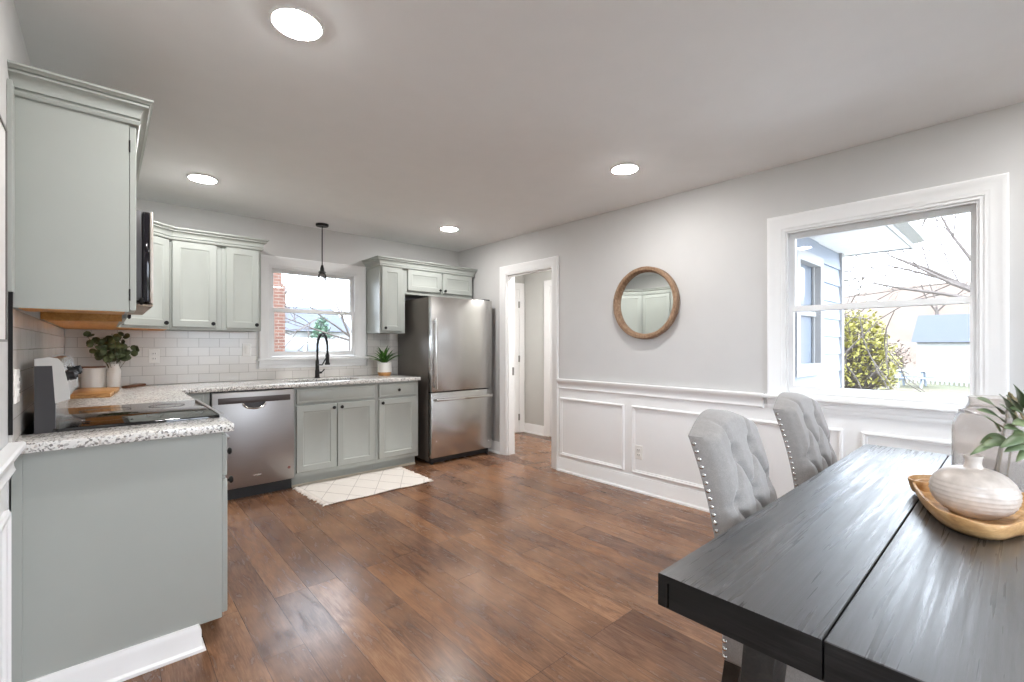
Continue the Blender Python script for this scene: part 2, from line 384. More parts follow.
XZ = lambda sgn, y: (lambda u, v, d: (u, y+sgn*d, v))       # u = x, v = z, d along y
YZ = lambda sgn, x: (lambda u, v, d: (x+sgn*d, u, v))       # u = y, v = z, d along x
def mb(f, *a, **k):
    bm = bmn(); f(bm, *a, **k); return bm

# ================================================================== THE SETTING
HX, HY = 4.50, 4.79          # hall far wall and hall end wall
struct('floor', mb(box, XL-.12, HX+.12, YF-.12, YB+.12, -.06, 0), M['floor'], 'brown wood-look plank floor running toward the sink wall', 'floor')
struct('ceiling', mb(box, XL-.12, HX+.12, YF-.12, YB+.12, H, H+.06), M['ceiling'], 'plain white ceiling with round downlights', 'ceiling')
# window openings
BW = (1.167, 2.045, 1.112, 2.015)          # back window x0 x1 z0 z1
RW = (.133, 1.073, .905, 2.015)            # right window y0 y1 z0 z1
DO = (3.165, 3.895, 0, 2.05)               # opening to the hall y0 y1 z0 z1
FD = (.90, 2.50, 0, 2.10)                  # added patio door behind the camera, for fill daylight: x0 x1 z0 z1
def inrect(u, v, r): return r[0] < u < r[1] and r[2] < v < r[3]
bm = bmn(); cellslab(bm, [XL-.12, BW[0], BW[1], XR+.12], [0, BW[2], BW[3], H], lambda u, v: not inrect(u, v, BW), 0, .12, XZ(1, YB))
struct('wall_back', bm, M['wall'], 'light warm grey wall behind the sink and fridge', 'wall')
bm = bmn(); cellslab(bm, [YF, RW[0], RW[1], DO[0], DO[1], YB], [0, RW[2], RW[3], DO[3], H], lambda u, v: not (inrect(u, v, RW) or inrect(u, v, DO)), 0, .12, YZ(1, XR))
struct('wall_right', bm, M['wall'], 'light warm grey wall with the round mirror and white wainscot', 'wall')
LW = (-1.60, -.12, .45, 2.12)         # added left window behind the camera, for fill daylight: y0 y1 z0 z1
bm = bmn(); cellslab(bm, [YF, LW[0], LW[1], YB], [0, LW[2], LW[3], H], lambda u, v: not inrect(u, v, LW), 0, .12, YZ(-1, XL))
struct('wall_left', bm, M['wall'], 'light grey wall behind the range', 'wall')
bm = bmn(); cellslab(bm, [XL-.12, FD[0], FD[1], XR+.12], [0, FD[3], H], lambda u, v: not inrect(u, v, FD), 0, .12, XZ(-1, YF))
struct('wall_front', bm, M['wall'], 'light grey wall with an added glazed patio door behind the dining table', 'wall')
bm = bmn(); box(bm, HX, HX+.12, 2.0, HY+.12, 0, H); struct('wall_hall', bm, M['hallwall'], 'greenish grey hall wall seen through the doorway', 'wall')
bm = bmn(); box(bm, XR+.12, HX, HY, HY+.12, 0, H); struct('wall_hall_end', bm, M['hallwall'], 'short end wall of the hall beside the hinged door', 'wall')
bm = bmn(); box(bm, XR+.12, HX, 1.9, 2.0, 0, H); struct('wall_hall_near', bm, M['hallwall'], 'near end wall of the hall out of sight', 'wall')

BASE = [(0, 0), (.030, 0), (.028, .013), (.018, .02), (.016, .024), (.016, .104), (.010, .118), (.008, .13), (0, .13)]
RAIL = [(0, .812), (.012, .812), (.016, .822), (.012, .836), (.011, .858), (.018, .870), (.032, .882), (.037, .890), (.039, .906), (.034, .912), (0, .912)]
CASE = [(-.086, 0), (-.086, .020), (-.078, .024), (-.066, .022), (-.058, .016), (-.024, .013), (-.018, .009), (0, .008), (0, 0)]
PANEL = [(0, 0), (0, .010), (.006, .016), (.014, .017), (.020, .010), (.028, .008), (.030, 0)]
W_SK = .004
# right wall: wainscot skin, baseboard, chair rail, picture-frame panels
struct('wainscot_right', mb(box, XR-W_SK, XR, YF, 3.08, 0, .84), M['white'], 'white painted wainscot on the mirror wall', 'wainscot')
struct('baseboard_right', mb(sweep, [(XR-W_SK, 3.082), (XR-W_SK, YF)], BASE), M['white'], 'tall white baseboard under the wainscot panels', 'baseboard')
struct('baseboard_corner', mb(sweep, [(XR, YB), (XR, 3.978)], BASE), M['white'], 'short white baseboard between fridge and doorway', 'baseboard')
struct('trim_1', mb(sweep, [(XR-W_SK, 3.082), (XR-W_SK, 1.186)], RAIL), M['white'], 'white chair rail from the doorway to the window', 'chair rail')
struct('trim_2', mb(sweep, [(XR-W_SK, .02), (XR-W_SK, YF)], RAIL), M['white'], 'white chair rail past the window behind the glass jar', 'chair rail')
frames = [(2.311, 3.059, 'first white wainscot frame beside the doorway'), (1.482, 2.232, 'second white wainscot frame, with the outlet at its edge'),
          (.734, 1.402, 'third white wainscot frame behind the chairs'), (-.10, .645, 'fourth white wainscot frame under the window behind the table'), (-1.0, -.19, 'fifth white wainscot frame past the table')]
for i, (a, b, lab) in enumerate(frames):
    bm = bmn(); sweep(bm, [(a, .153), (a, .727), (b, .727), (b, .153)], PANEL, True, lambda u, v, h: (XR-W_SK-h, u, v))
    struct('trim_%d' % (i+3), bm, M['white'], lab, 'panel moulding')
# left wall: wainscot before the cabinets
struct('wainscot_left', mb(box, XL, XL+W_SK, YF, 2.19, 0, .84), M['white'], 'white painted wainscot beside the cabinet end', 'wainscot')
struct('baseboard_left', mb(sweep, [(XL+W_SK, YF), (XL+W_SK, 2.19)], BASE), M['white'], 'white baseboard at the left edge of the cabinets', 'baseboard')
struct('trim_8', mb(sweep, [(XL+W_SK, -.03), (XL+W_SK, 2.19)], [(o, h+.012) for o, h in RAIL]), M['white'], 'white chair rail ending at the granite counter', 'chair rail')
bm = bmn(); sweep(bm, [(1.2, .153), (1.2, .727), (2.10, .727), (2.10, .153)], PANEL, True, lambda u, v, h: (XL+W_SK+h, u, v))
struct('trim_9', bm, M['white'], 'white wainscot frame on the left wall', 'panel moulding')

# ---- windows
def window(name, r, mp, label, dep=.12, stool_over=.02):
    """double-hung window; mp(u, v, d): d > 0 goes outward"""
    u0, u1, v0, v1 = r
    w = sthing(name, mp((u0+u1)/2, v0, 0), label, 'window')
    bm = bmn(); sweep(bm, [(u0, v0), (u0, v1), (u1, v1), (u1, v0)], CASE, False, lambda a, b, h: mp(a, b, -h)); finish(bm, 'casing', M['white'], w)
    bm = bmn(); cellslab(bm, [u0-.001, u0+.018, u1-.018, u1+.001], [v0, v0+.02, v1-.018, v1+.001], lambda a, b: not inrect(a, b, (u0+.018, u1-.018, v0+.02, v1-.018)), .0, dep, mp); finish(bm, 'jamb', M['vinyl'], w)
    def slab(bm, a0, a1, b0, b1, d0, d1, bev=.002):
        p = mp(a0, b0, d0); q = mp(a1, b1, d1); box(bm, p[0], q[0], p[1], q[1], p[2], q[2], bev)
    bm = bmn(); slab(bm, u0-.086-stool_over, u1+.086+stool_over, v0-.018, v0+.004, -.052, .03, .005); finish(bm, 'stool', M['white'], w)
    bm = bmn(); slab(bm, u0-.086, u1+.086, v0-.062, v0-.018, -.018, -.0005); slab(bm, u0-.086, u1+.086, v0-.034, v0-.018, -.030, -.017); slab(bm, u0-.086, u1+.086, v0-.092, v0-.062, -.012, -.0005); finish(bm, 'apron', M['white'], w)
    # stepped stop moulding
    bm = bmn(); cellslab(bm, [u0+.018, u0+.030, u1-.030, u1-.018], [v0+.02, v0+.022, v1-.030, v1-.018], lambda a, b: not inrect(a, b, (u0+.030, u1-.030, v0, v1-.030)), .012, .032, mp); finish(bm, 'stop_moulding', M['vinyl'], w)
    vm = (v0+v1)/2+.022
    def sash(nm, b0, b1, d0, d1, bot, top):
        a0, a1 = u0+.020, u1-.020; st = .036
        bm = bmn(); cellslab(bm, [a0, a0+st, a1-st, a1], [b0, b0+bot, b1-top, b1], lambda a, b: not inrect(a, b, (a0+st, a1-st, b0+bot, b1-top)), d0, d1, mp)
        es = [e for e in bm.edges if len(e.link_faces) == 2 and e.calc_face_angle(0) > 1]
        bmesh.ops.bevel(bm, geom=es, offset=.003, segments=1, affect='EDGES')
        s = finish(bm, nm, M['vinyl'], w)
        bm = bmn(); slab(bm, a0+st-.004, a1-st+.004, b0+bot-.004, b1-top+.004, (d0+d1)/2-.002, (d0+d1)/2+.002, 0); finish(bm, 'pane', M['pane'], s)
        return s
    sash('upper_sash', vm-.018, v1-.020, .072, .102, .034, .040)
    lo = sash('lower_sash', v0+.022, vm+.018, .036, .066, .046, .034)
    bm = bmn(); slab(bm, (u0+u1)/2-.03, (u0+u1)/2+.03, vm+.018, vm+.028, .040, .062, .003); finish(bm, 'sash_lock', M['vinyl'], lo)
    return w
window('window_1', BW, XZ(1, YB), 'white double-hung window above the kitchen sink')
window('window_2', RW, YZ(1, XR), 'large white double-hung window beside the dining table')

window('added_window', LW, YZ(-1, XL), 'added wide white double-hung window for daylight on the left wall behind the camera')
# ---- cased opening to the hall
d = sthing('door_1', (XR, (DO[0]+DO[1])/2, 0), 'white cased doorway from the kitchen to the hall', 'doorway')
for s, x in ((-1, XR), (1, XR+.12)):
    bm = bmn(); sweep(bm, [(DO[0], 0), (DO[0], DO[3]), (DO[1], DO[3]), (DO[1], 0)], [(o+.004, h) for o, h in CASE], False, lambda a, b, h: (x+s*h, a, b)); finish(bm, 'casing', M['white'], d)
bm = bmn(); cellslab(bm, [DO[0]-.001, DO[0]+.018, DO[1]-.018, DO[1]+.001], [0, DO[3]-.018, DO[3]+.001], lambda a, b: not inrect(a, b, (DO[0]+.018, DO[1]-.018, -1, DO[3]-.018)), -.002, .122, YZ(1, XR)); finish(bm, 'jamb', M['white'], d)
bm = bmn(); box(bm, XR+.02, XR+.034, DO[1]-.030, DO[1]-.018, 0, DO[3]-.018); box(bm, XR+.02, XR+.034, DO[0]+.018, DO[0]+.030, 0, DO[3]-.018); box(bm, XR+.02, XR+.034, DO[0]+.03, DO[1]-.03, DO[3]-.030, DO[3]-.018); finish(bm, 'door_stop', M['white'], d)
bm = bmn(); box(bm, XR+.085, XR+.112, DO[1]-.0205, DO[1]-.0175, .90, .99); finish(bm, 'strike_plate', M['brushed'], d)
# ---- hall doors
d = sthing('door_2', (4.0, HY, 0), 'white hinged door at the end of the hall', 'door')
bm = bmn(); sweep(bm, [(3.60, 0), (3.60, 2.04), (4.405, 2.04), (4.405, 0)], CASE, False, lambda a, b, h: (a, HY-h, b)); finish(bm, 'casing', M['white'], d)
bm = bmn(); rings_panel(bm, (3.604, 4.40, .01, 2.036), [(0, 0), (0, .004), (.002, .006)], XZ(-1, HY)); lf = finish(bm, 'door_leaf', M['white'], d)
for z in (.22, 1.05, 1.82):
    bm = bmn(); tube(bm, [(4.402, HY-.012, z-.045), (4.402, HY-.012, z+.045)], .007); box(bm, 4.385, 4.402, HY-.010, HY-.006, z-.045, z+.045); finish(bm, 'hinge', M['brushed'], d)
d = sthing('door_3', (HX, 3.85, 0), 'white door on the far wall of the hall', 'door')
bm = bmn(); sweep(bm, [(3.50, 0), (3.50, 2.04), (4.285, 2.04), (4.285, 0)], CASE, False, lambda a, b, h: (HX-h, a, b)); finish(bm, 'casing', M['white'], d)
bm = bmn(); rings_panel(bm, (3.504, 4.281, .01, 2.036), [(0, 0), (0, .004), (.002, .006)], YZ(-1, HX))
finish(bm, 'door_leaf', M['white'], d)
struct('baseboard_hall', mb(sweep, [(4.40, HY), (HX, HY), (HX, 4.371)][1:], BASE), M['white'], 'white baseboard along the hall wall', 'baseboard')
t = sthing('hall_fill_light', (3.98, 3.3, H), 'added flush light, out of view, that brightens the hall', 'ceiling light')  # added lamp, out of view, to light the hall
finish(mb(lathe, [(.0, -.06), (.08, -.05), (.12, -.02), (.125, 0)], (3.98, 3.3, H)), 'shade', emis('hall_fill_shade', (1, .95, .88, 1), 2), t)
ld = bpy.data.lights.new('hall_fill_lamp', 'AREA'); ld.shape = 'DISK'; ld.size = .2; ld.energy = 22; ld.color = (1, .985, .96)
lo = bpy.data.objects.new('hall_fill_lamp', ld); COL.objects.link(lo); lo.parent = t; lo.location = (0, 0, -.075)
# ---- added patio door behind the camera, letting in fill daylight
d = sthing('added_patio_door', ((FD[0]+FD[1])/2, YF, 0), 'added white framed glazed patio door behind the dining table, for daylight', 'door')
bm = bmn(); sweep(bm, [(FD[0], 0), (FD[0], FD[3]), (FD[1], FD[3]), (FD[1], 0)], CASE, False, lambda a, b, h: (a, YF+h, b)); finish(bm, 'casing', M['white'], d)
xm = (FD[0]+FD[1])/2
for a0, a1, y in ((FD[0]+.002, xm+.03, YF-.05), (xm-.03, FD[1]-.002, YF-.09)):
    bm = bmn(); cellslab(bm, [a0, a0+.07, a1-.07, a1], [.005, .09, FD[3]-.075, FD[3]-.002], lambda a, b: not inrect(a, b, (a0+.07, a1-.07, .09, FD[3]-.075)), 0, .035, XZ(-1, y)); s = finish(bm, 'sliding_panel', M['vinyl'], d)
    finish(mb(box, a0+.066, a1-.066, y-.020, y-.016, .086, FD[3]-.071), 'pane', M['pane'], s)

# ================================================================== CEILING DOWNLIGHTS
spots = [(.532, 1.80, 'round recessed downlight nearest the camera, at the top of the photo'), (2.628, 1.80, 'round recessed downlight in front of the mirror wall'),
         (2.630, 3.92, 'round recessed downlight in front of the fridge'), (.520, 3.92, 'round recessed downlight near the corner wall cabinets'),
         (.532, -.32, 'round recessed downlight overhead behind the camera'), (2.628, -.32, 'round recessed downlight over the dining table')]
proto = None
for x, y, lab in spots:
    if proto is None:
        t = thing('recessed_light', (x, y, H), lab, 'ceiling light', 'recessed ceiling downlights')
        finish(mb(lathe, [(.0840, -.001), (.0840, -.0090), (.0865, -.0092), (.0945, -.003), (.095, 0)], (x, y, H), 'z', 40, False), 'trim_ring', M['white'], t)
        finish(mb(lathe, [(0, -.0175), (.03, -.0172), (.055, -.0155), (.072, -.0125), (.0842, -.0080)], (x, y, H), 'z', 40, False), 'lens', M['led'], t)
        proto = t
    else:
        t = copy_tree(proto); t.location = (x, y, H); t['label'] = lab

# ================================================================== KITCHEN: WALL CABINETS
UZ0, UZ1 = 1.366, 2.10        # box bottom / box top
CROWN = [(-.012, 2.072), (.008, 2.072), (.012, 2.076), (.014, 2.084), (.010, 2.090), (.004, 2.092), (.004, 2.097), (.012, 2.098), (.012, 2.104), (.013, 2.114), (.018, 2.126), (.027, 2.135), (.036, 2.138), (.036, 2.144), (.030, 2.145), (.030, 2.149), (.040, 2.150), (.046, 2.156), (.050, 2.158), (.050, 2.166), (-.012, 2.166)]
def knob(parent, p, axis):
    """axis: unit vector the knob points along (x or -y)"""
    prof = [(0, 0), (.006, 0), (.005, .010), (.006, .014), (.014, .018), (.0155, .024), (.012, .029), (0, .030)]
    ax = 'x' if axis == 'x' else 'y'; sg = 1 if axis == 'x' else -1
    return finish(mb(lathe, [(r, sg*h) for r, h in prof], p, ax, 16), 'knob', M['black'], parent)
def door_part(parent, name, rect, mp, prof=SHAKER): return finish(mb(rings_panel, rect, prof, mp), name, M['sage'], parent)
LXF, BYF = .066, 4.480        # faces of left and back wall cabinets
# nearest cabinet
c = thing('wall_cabinet', (-.09, 2.24, UZ0), 'large pale sage wall cabinet side at the left edge, over the range counter', 'cabinet', 'sage wall cabinets')
finish(mb(box, XL+.001, LXF, 2.24, 2.432, UZ0, UZ1), 'body', M['sage'], c)
finish(mb(box, XL+.02, LXF-.012, 2.252, 2.431, UZ0-.002, UZ0+.001), 'bottom_panel', M['maple'], c)
finish(mb(sweep, [(XL+.001, 2.24), (LXF+.02, 2.24), (LXF+.02, 2.432)], CROWN), 'crown_moulding', M['sage'], c)
finish(mb(box, XL+.001, XL+.012, 2.180, 2.24, 1.415, 2.10), 'filler_strip', M['sage'], c)
dr = door_part(c, 'door', (2.246, 2.426, UZ0+.006, 2.068), YZ(1, LXF+.002))
for z in (1.43, 1.99):
    finish(mb(box, LXF-.001, LXF+.0035, 2.2385, 2.246, z-.022, z+.022), 'hinge', M['black'], dr)
knob(dr, (LXF+.021, 2.405, 1.42), 'x')
# cabinet over the microwave
c = thing('wall_cabinet', (-.09, 2.81, 1.83), 'low sage wall cabinet above the microwave, with two doors', 'cabinet', 'sage wall cabinets')
finish(mb(box, XL+.001, LXF, 2.434, 3.186, 1.806, UZ1), 'body', M['sage'], c)
finish(mb(sweep, [(LXF+.02, 2.434), (LXF+.02, 3.186)], CROWN), 'crown_moulding', M['sage'], c)
for a, b, k in ((2.445, 2.806, 2.775), (2.814, 3.175, 2.845)):
    dr = door_part(c, 'door', (a, b, 1.816, 2.068), YZ(1, LXF+.002)); knob(dr, (LXF+.021, k, 1.85), 'x')
# far cabinet on the range wall
c = thing('wall_cabinet', (-.09, 3.70, UZ0), 'two door sage wall cabinet past the microwave, seen in the mirror', 'cabinet', 'sage wall cabinets')
finish(mb(box, XL+.001, LXF, 3.188, 4.198, UZ0, UZ1), 'body', M['sage'], c)
finish(mb(box, XL+.001, LXF-.002, 3.1865, 3.188, UZ0, 2.0), 'side_panel', M['maple'], c)
finish(mb(box, XL+.015, LXF-.014, 3.20, 4.197, UZ0-.003, UZ0+.001), 'bottom_panel', M['maple'], c)
finish(mb(sweep, [(LXF+.02, 3.188), (LXF+.02, 4.198)], CROWN), 'crown_moulding', M['sage'], c)
for a, b, k in ((3.20, 3.685, 3.65), (3.70, 4.185, 3.735)):
    dr = door_part(c, 'door', (a, b, UZ0+.018, 2.068), YZ(1, LXF+.002)); knob(dr, (LXF+.021, k, 1.42), 'x')
# diagonal corner cabinet
p0, p1 = Vector((LXF, 4.20)), Vector((.374, BYF)); dd = (p1-p0).normalized(); nn = Vector((dd.y, -dd.x))
c = thing('wall_cabinet', (.1, 4.5, UZ0), 'diagonal corner sage wall cabinet above the eucalyptus vase', 'cabinet', 'sage wall cabinets')
bm = bmn(); prism(bm, [(XL+.001, 4.20), (p0.x, p0.y), (p1.x, p1.y), (p1.x, YB-.001), (XL+.001, YB-.001)], IDX, UZ0, UZ1); finish(bm, 'body', M['sage'], c)
bm = bmn(); prism(bm, [(XL+.015, 4.20), (p0.x-.012, p0.y+.004), (p1.x-.014, p1.y+.014), (p1.x-.014, YB-.012), (XL+.015, YB-.012)], IDX, UZ0-.003, UZ0+.001); finish(bm, 'bottom_panel', M['maple'], c)
L_ = (p1-p0).length
DM = lambda u, v, d: (p0.x+dd.x*u+nn.x*d, p0.y+dd.y*u+nn.y*d, v)
dr = door_part(c, 'door', (.022, L_-.022, UZ0+.018, 2.068), lambda u, v, d: DM(u, v, d+.002))
q = DM(L_-.050, 1.415, .021); knob(dr, q, '-y')
n2 = nn*.021
bm = bmn(); sweep(bm, [(p0.x+.02, 4.199), (p0.x+.02, p0.y-.001), (p0.x+n2.x, p0.y+n2.y+.004), (p1.x+n2.x-.003, p1.y+n2.y), (p1.x-.001, p1.y-.02)][2:4], CROWN); finish(bm, 'crown_moulding', M['sage'], c)
# two on the sink wall, left of the window
def back_upper(x0, x1, z0, doors, label, crown, kz=None):
    c = thing('wall_cabinet', ((x0+x1)/2, BYF, z0), label, 'cabinet', 'sage wall cabinets')
    finish(mb(box, x0, x1, BYF, YB-.001, z0, UZ1), 'body', M['sage'], c)
    finish(mb(box, x0+.014, x1-.014, BYF+.03, YB-.012, z0-.002, z0+.001), 'bottom_panel', M['sage'], c)
    finish(mb(sweep, crown, CROWN), 'crown_moulding', M['sage'], c)
    for a, b, k in doors:
        dr = door_part(c, 'door', (a, b, z0+(.020 if z0 < 1.5 else .040), 2.070), XZ(-1, BYF-.002)); knob(dr, (k, BYF-.021, z0+(.052 if z0 < 1.5 else .068)), '-y')
    return c
CY = BYF-.02
back_upper(.376, .7255, UZ0, [(.390, .690, .662)], 'wide single door sage wall cabinet between the corner cabinet and the one by the window', [(.382, CY), (.7255, CY)])
back_upper(.7265, 1.024, UZ0, [(.757, 1.006, .982)], 'narrow single door sage wall cabinet at the left side of the sink window', [(.7265, CY), (1.024, CY), (1.024, YB-.001)])
back_upper(2.137, 2.4305, UZ0+.006, [(2.158, 2.388, 2.188)], 'tall narrow sage wall cabinet between the sink window and the fridge', [(2.137, YB-.001), (2.137, CY), (2.4305, CY)])
back_upper(2.4315, 3.340, 1.800, [(2.460, 2.884, 2.862), (2.908, 3.326, 2.930)], 'short two door sage wall cabinet above the fridge', [(2.4315, CY), (3.340, CY), (3.340, YB-.001)])

# ---- over-the-range microwave
m = thing('microwave', (-.05, 2.81, 1.41), 'dark glass microwave with a steel edge hung over the range', 'microwave')
finish(mb(box, XL+.001, .112, 2.437, 3.183, 1.412, 1.802, .004), 'body', M['darkgrey'], m)
dr = finish(mb(box, .114, .138, 2.440, 2.99, 1.420, 1.798, .004), 'door', M['ovenglass'], m)
finish(mb(box, .138, .150, 2.438, 2.99, 1.416, 1.800, .004), 'door_front', plain('satin_steel', srgb(206, 196, 188), .35, .5), dr)
finish(mb(box, .1490, .152, 2.52, 2.92, 1.48, 1.75), 'door_glass', M['ovenglass'], dr)
finish(mb(box, .114, .150, 2.992, 3.180, 1.420, 1.800, .004), 'control_panel', M['ovenglass'], m)
finish(mb(box, -.20, .150, 2.45, 3.17, 1.404, 1.413, .003), 'vent_base', plain('warm_steel_base', srgb(150, 132, 116), .4, .6), m)

# ================================================================== BACKSPLASH, OUTLETS
b = thing('backsplash', (XL, YB, .914), 'white subway tile backsplash between counters and wall cabinets', 'backsplash')
bm = bmn(); cellslab(bm, [XL+.009, 1.058, 2.154, 2.56], [.915, 1.018, UZ0-.004, UZ0+.0021, 1.79], lambda u, v: (u < 1.058 and v < UZ0-.002) or (1.058 < u < 2.154 and v < 1.018) or (u > 2.154 and v < UZ0+.002), .0, .008, XZ(-1, YB-.0005)); finish(bm, 'tile_panel', M['tile_x'], b)
bm = bmn(); box(bm, XL+.0005, XL+.0085, 2.2176, YB-.001, .915, UZ0-.004); finish(bm, 'tile_panel', M['tile_y'], b)
finish(mb(box, XL+.0005, XL+.011, 2.2085, 2.2165, .945, 1.415), 'edge_trim', M['black'], b)
def plate(u, v, mp, base, label, duplex=True):
    o = thing('wall_outlet' if duplex else 'wall_switch', base, label, 'outlet' if duplex else 'switch')
    finish(mb(rings_panel, (u-.036, u+.036, v-.058, v+.058), [(0, 0), (0, .003), (.003, .006)], mp), 'cover_plate', M['plastic'], o)
    if duplex:
        for s in (-1, 1):
            f = finish(mb(rings_panel, (u-.017, u+.017, v+s*.021-.014, v+s*.021+.014), [(0, .006), (0, .0075), (.002, .0085)], mp), 'socket', M['plastic'], o)
            bm = bmn()
            for q in (-.007, .007): rings_panel(bm, (u+q-.0016, u+q+.0016, v+s*.021-.004, v+s*.021+.007), [(0, .008), (0, .0092)], mp)
            finish(bm, 'slot', M['slot'], f)
    else:
        finish(mb(rings_panel, (u-.016, u+.016, v-.033, v+.033), [(0, .006), (.001, .008), (.004, .009)], mp), 'rocker', M['plastic'], o)
    return o
plate(.300, 1.150, XZ(-1, YB-.0085), (.300, YB-.0085, 1.15), 'white duplex outlet on the tile to the right of the eucalyptus')
plate(.020, 1.11, XZ(-1, YB-.0085), (.020, YB-.0085, 1.11), 'white duplex outlet on the tile behind the white canister')
plate(.978, 1.20, XZ(-1, YB-.0085), (.978, YB-.0085, 1.20), 'white wall switch on the tile beside the sink window', False)
plate(2.165, .335, YZ(-1, XR-W_SK), (XR-W_SK, 2.165, .335), 'white duplex outlet low on the wainscot left of the chairs')
plate(2.30, 1.10, YZ(1, XL+.0085), (XL+.0085, 2.30, 1.10), 'white duplex outlet on the tile beside the range back panel')

# ================================================================== KITCHEN: BASE CABINETS
LBF, BBF = .365, 4.180
c = thing('base_cabinet', (.06, 2.33, 0), 'sage base cabinet end panel at left, with white baseboard at its foot', 'cabinet', 'sage base cabinets')
bm = bmn(); prism(bm, [(XL+.03, .0), (.268, .0), (.268, .098), (LBF, .098), (LBF, .880), (XL+.03, .880)], lambda a, z, d: (a, d, z), 2.240, 2.414); finish(bm, 'body', M['sage'], c)
finish(mb(sweep, [(XL+.034, 2.2395), (.275, 2.2395), (.275, 2.30)], [(o, h*.80) for o, h in BASE]), 'baseboard', M['white'], c)
finish(mb(box, XL+.005, XL+.03, 2.232, 2.414, 0, .880), 'scribe_strip', M['sage'], c)
dr = finish(mb(rings_panel, (2.247, 2.408, .690, .862), SLAB, YZ(1, LBF+.002)), 'drawer', M['sage'], c); knob(dr, (LBF+.020, 2.328, .775), 'x')
dr = finish(mb(rings_panel, (2.247, 2.408, .115, .675), SHAKER, YZ(1, LBF+.002)), 'door', M['sage'], c); knob(dr, (LBF+.021, 2.30, .655), 'x')
c = thing('base_cabinet', (.06, 4.0, 0), 'corner sage base cabinet between the range and the dishwasher', 'cabinet', 'sage base cabinets')
bm = bmn(); prism(bm, [(XL+.002, 3.190), (LBF, 3.190), (LBF, BBF), (.599, BBF), (.599, YB-.002), (XL+.002, YB-.002)], IDX, .098, .880); finish(bm, 'body', M['sage'], c)
bm = bmn(); prism(bm, [(XL+.002, 3.190), (LBF-.075, 3.190), (LBF-.075, BBF+.075), (.599, BBF+.075), (.599, YB-.002), (XL+.002, YB-.002)], IDX, 0, .098); finish(bm, 'toe_kick', M['sage'], c)
finish(mb(rings_panel, (3.205, 3.86, .705, .862), SLAB, YZ(1, LBF+.002)), 'drawer', M['sage'], c)
dr = finish(mb(rings_panel, (3.205, 3.86, .115, .690), SHAKER, YZ(1, LBF+.002)), 'door', M['sage'], c); knob(dr, (LBF+.021, 3.82, .64), 'x')
finish(mb(rings_panel, (.405, .560, .115, .862), SLAB, XZ(-1, BBF-.0005)), 'filler_panel', M['sage'], c)
def back_base(x0, x1, label, doors, drawer=None, false=None):
    c = thing('base_cabinet', ((x0+x1)/2, BBF, 0), label, 'cabinet', 'sage base cabinets')
    if false: # open box so the sink bowl hangs inside
        bm = bmn(); cellslab(bm, [x0, x0+.018, x1-.018, x1], [BBF, BBF+.018, YB-.02, YB-.002], lambda u, v: not inrect(u, v, (x0+.018, x1-.018, BBF+.018, YB-.02)), .098, .880, IDX); box(bm, x0+.018, x1-.018, BBF+.018, YB-.02, .098, .116)
    else: bm = mb(box, x0, x1, BBF, YB-.002, .098, .880)
    finish(bm, 'body', M['sage'], c)
    finish(mb(box, x0, x1, BBF+.072, YB-.002, 0, .098), 'toe_kick', M['sage'], c)
    finish(mb(sweep, [(x0, BBF+.072), (x1, BBF+.072)], [(0, 0), (.016, 0), (.014, .010), (.008, .016), (0, .018)]), 'shoe_moulding', plain('putty_shoe_moulding', srgb(196, 186, 168), .5), c)
    if false: finish(mb(rings_panel, (*false, .735, .860), SLAB, XZ(-1, BBF-.002)), 'false_front', M['sage'], c)
    if drawer:
        d = finish(mb(rings_panel, (*drawer, .735, .860), SLAB, XZ(-1, BBF-.002)), 'drawer', M['sage'], c); knob(d, ((drawer[0]+drawer[1])/2, BBF-.020, .797), '-y')
    for a, b, k in doors:
        d = door_part(c, 'door', (a, b, .137, .714), XZ(-1, BBF-.002)); knob(d, (k, BBF-.021, .680), '-y')
    return c
back_base(1.212, 1.9555, 'two door sage sink cabinet under the window', [(1.226, 1.570, 1.540), (1.580, 1.936, 1.612)], None, (1.226, 1.936))
back_base(1.9565, 2.420, 'sage base cabinet with one drawer and one door beside the fridge', [(1.982, 2.388, 2.012)], (1.982, 2.388))
# ---- dishwasher
w = thing('dishwasher', (.904, 4.16, 0), 'stainless steel dishwasher left of the sink cabinet', 'dishwasher')
finish(mb(box, .603, 1.206, 4.200, YB-.03, .10, .876), 'body', M['darkgrey'], w)
dr = finish(mb(box, .607, 1.204, 4.150, 4.198, .104, .868, .006), 'door', M['steel_dw'], w)
finish(mb(box, .648, 1.172, 4.1478, 4.152, .778, .826, .003), 'control_strip', plain('charcoal_control_strip', srgb(82, 74, 72), .35, .3), dr)
pts = [(.900+.082*math.cos(a), 4.147, .778+.048*math.sin(a)) for a in [PI+PI*i/20 for i in range(21)]]
bm = bmn(); tube(bm, pts, .0075); finish(bm, 'pocket_handle', M['chrome'], dr)
bm = bmn(); prism(bm, [(p[0], p[2]) for p in pts], lambda a, b, d: (a, d, b), 4.1485, 4.151); finish(bm, 'handle_recess', M['darkgrey'], dr)
finish(mb(box, .890, .950, 4.1488, 4.151, .185, .192), 'nameplate', M['chrome'], dr)
finish(mb(lathe, [(0, -.0012), (.011, -.0012), (.012, .001)], (1.163, 4.1495, .205), 'y', 20), 'badge', M['badge'], dr)
finish(mb(box, .607, 1.204, 4.235, 4.30, 0, .100), 'kick_plate', M['rubber'], w)

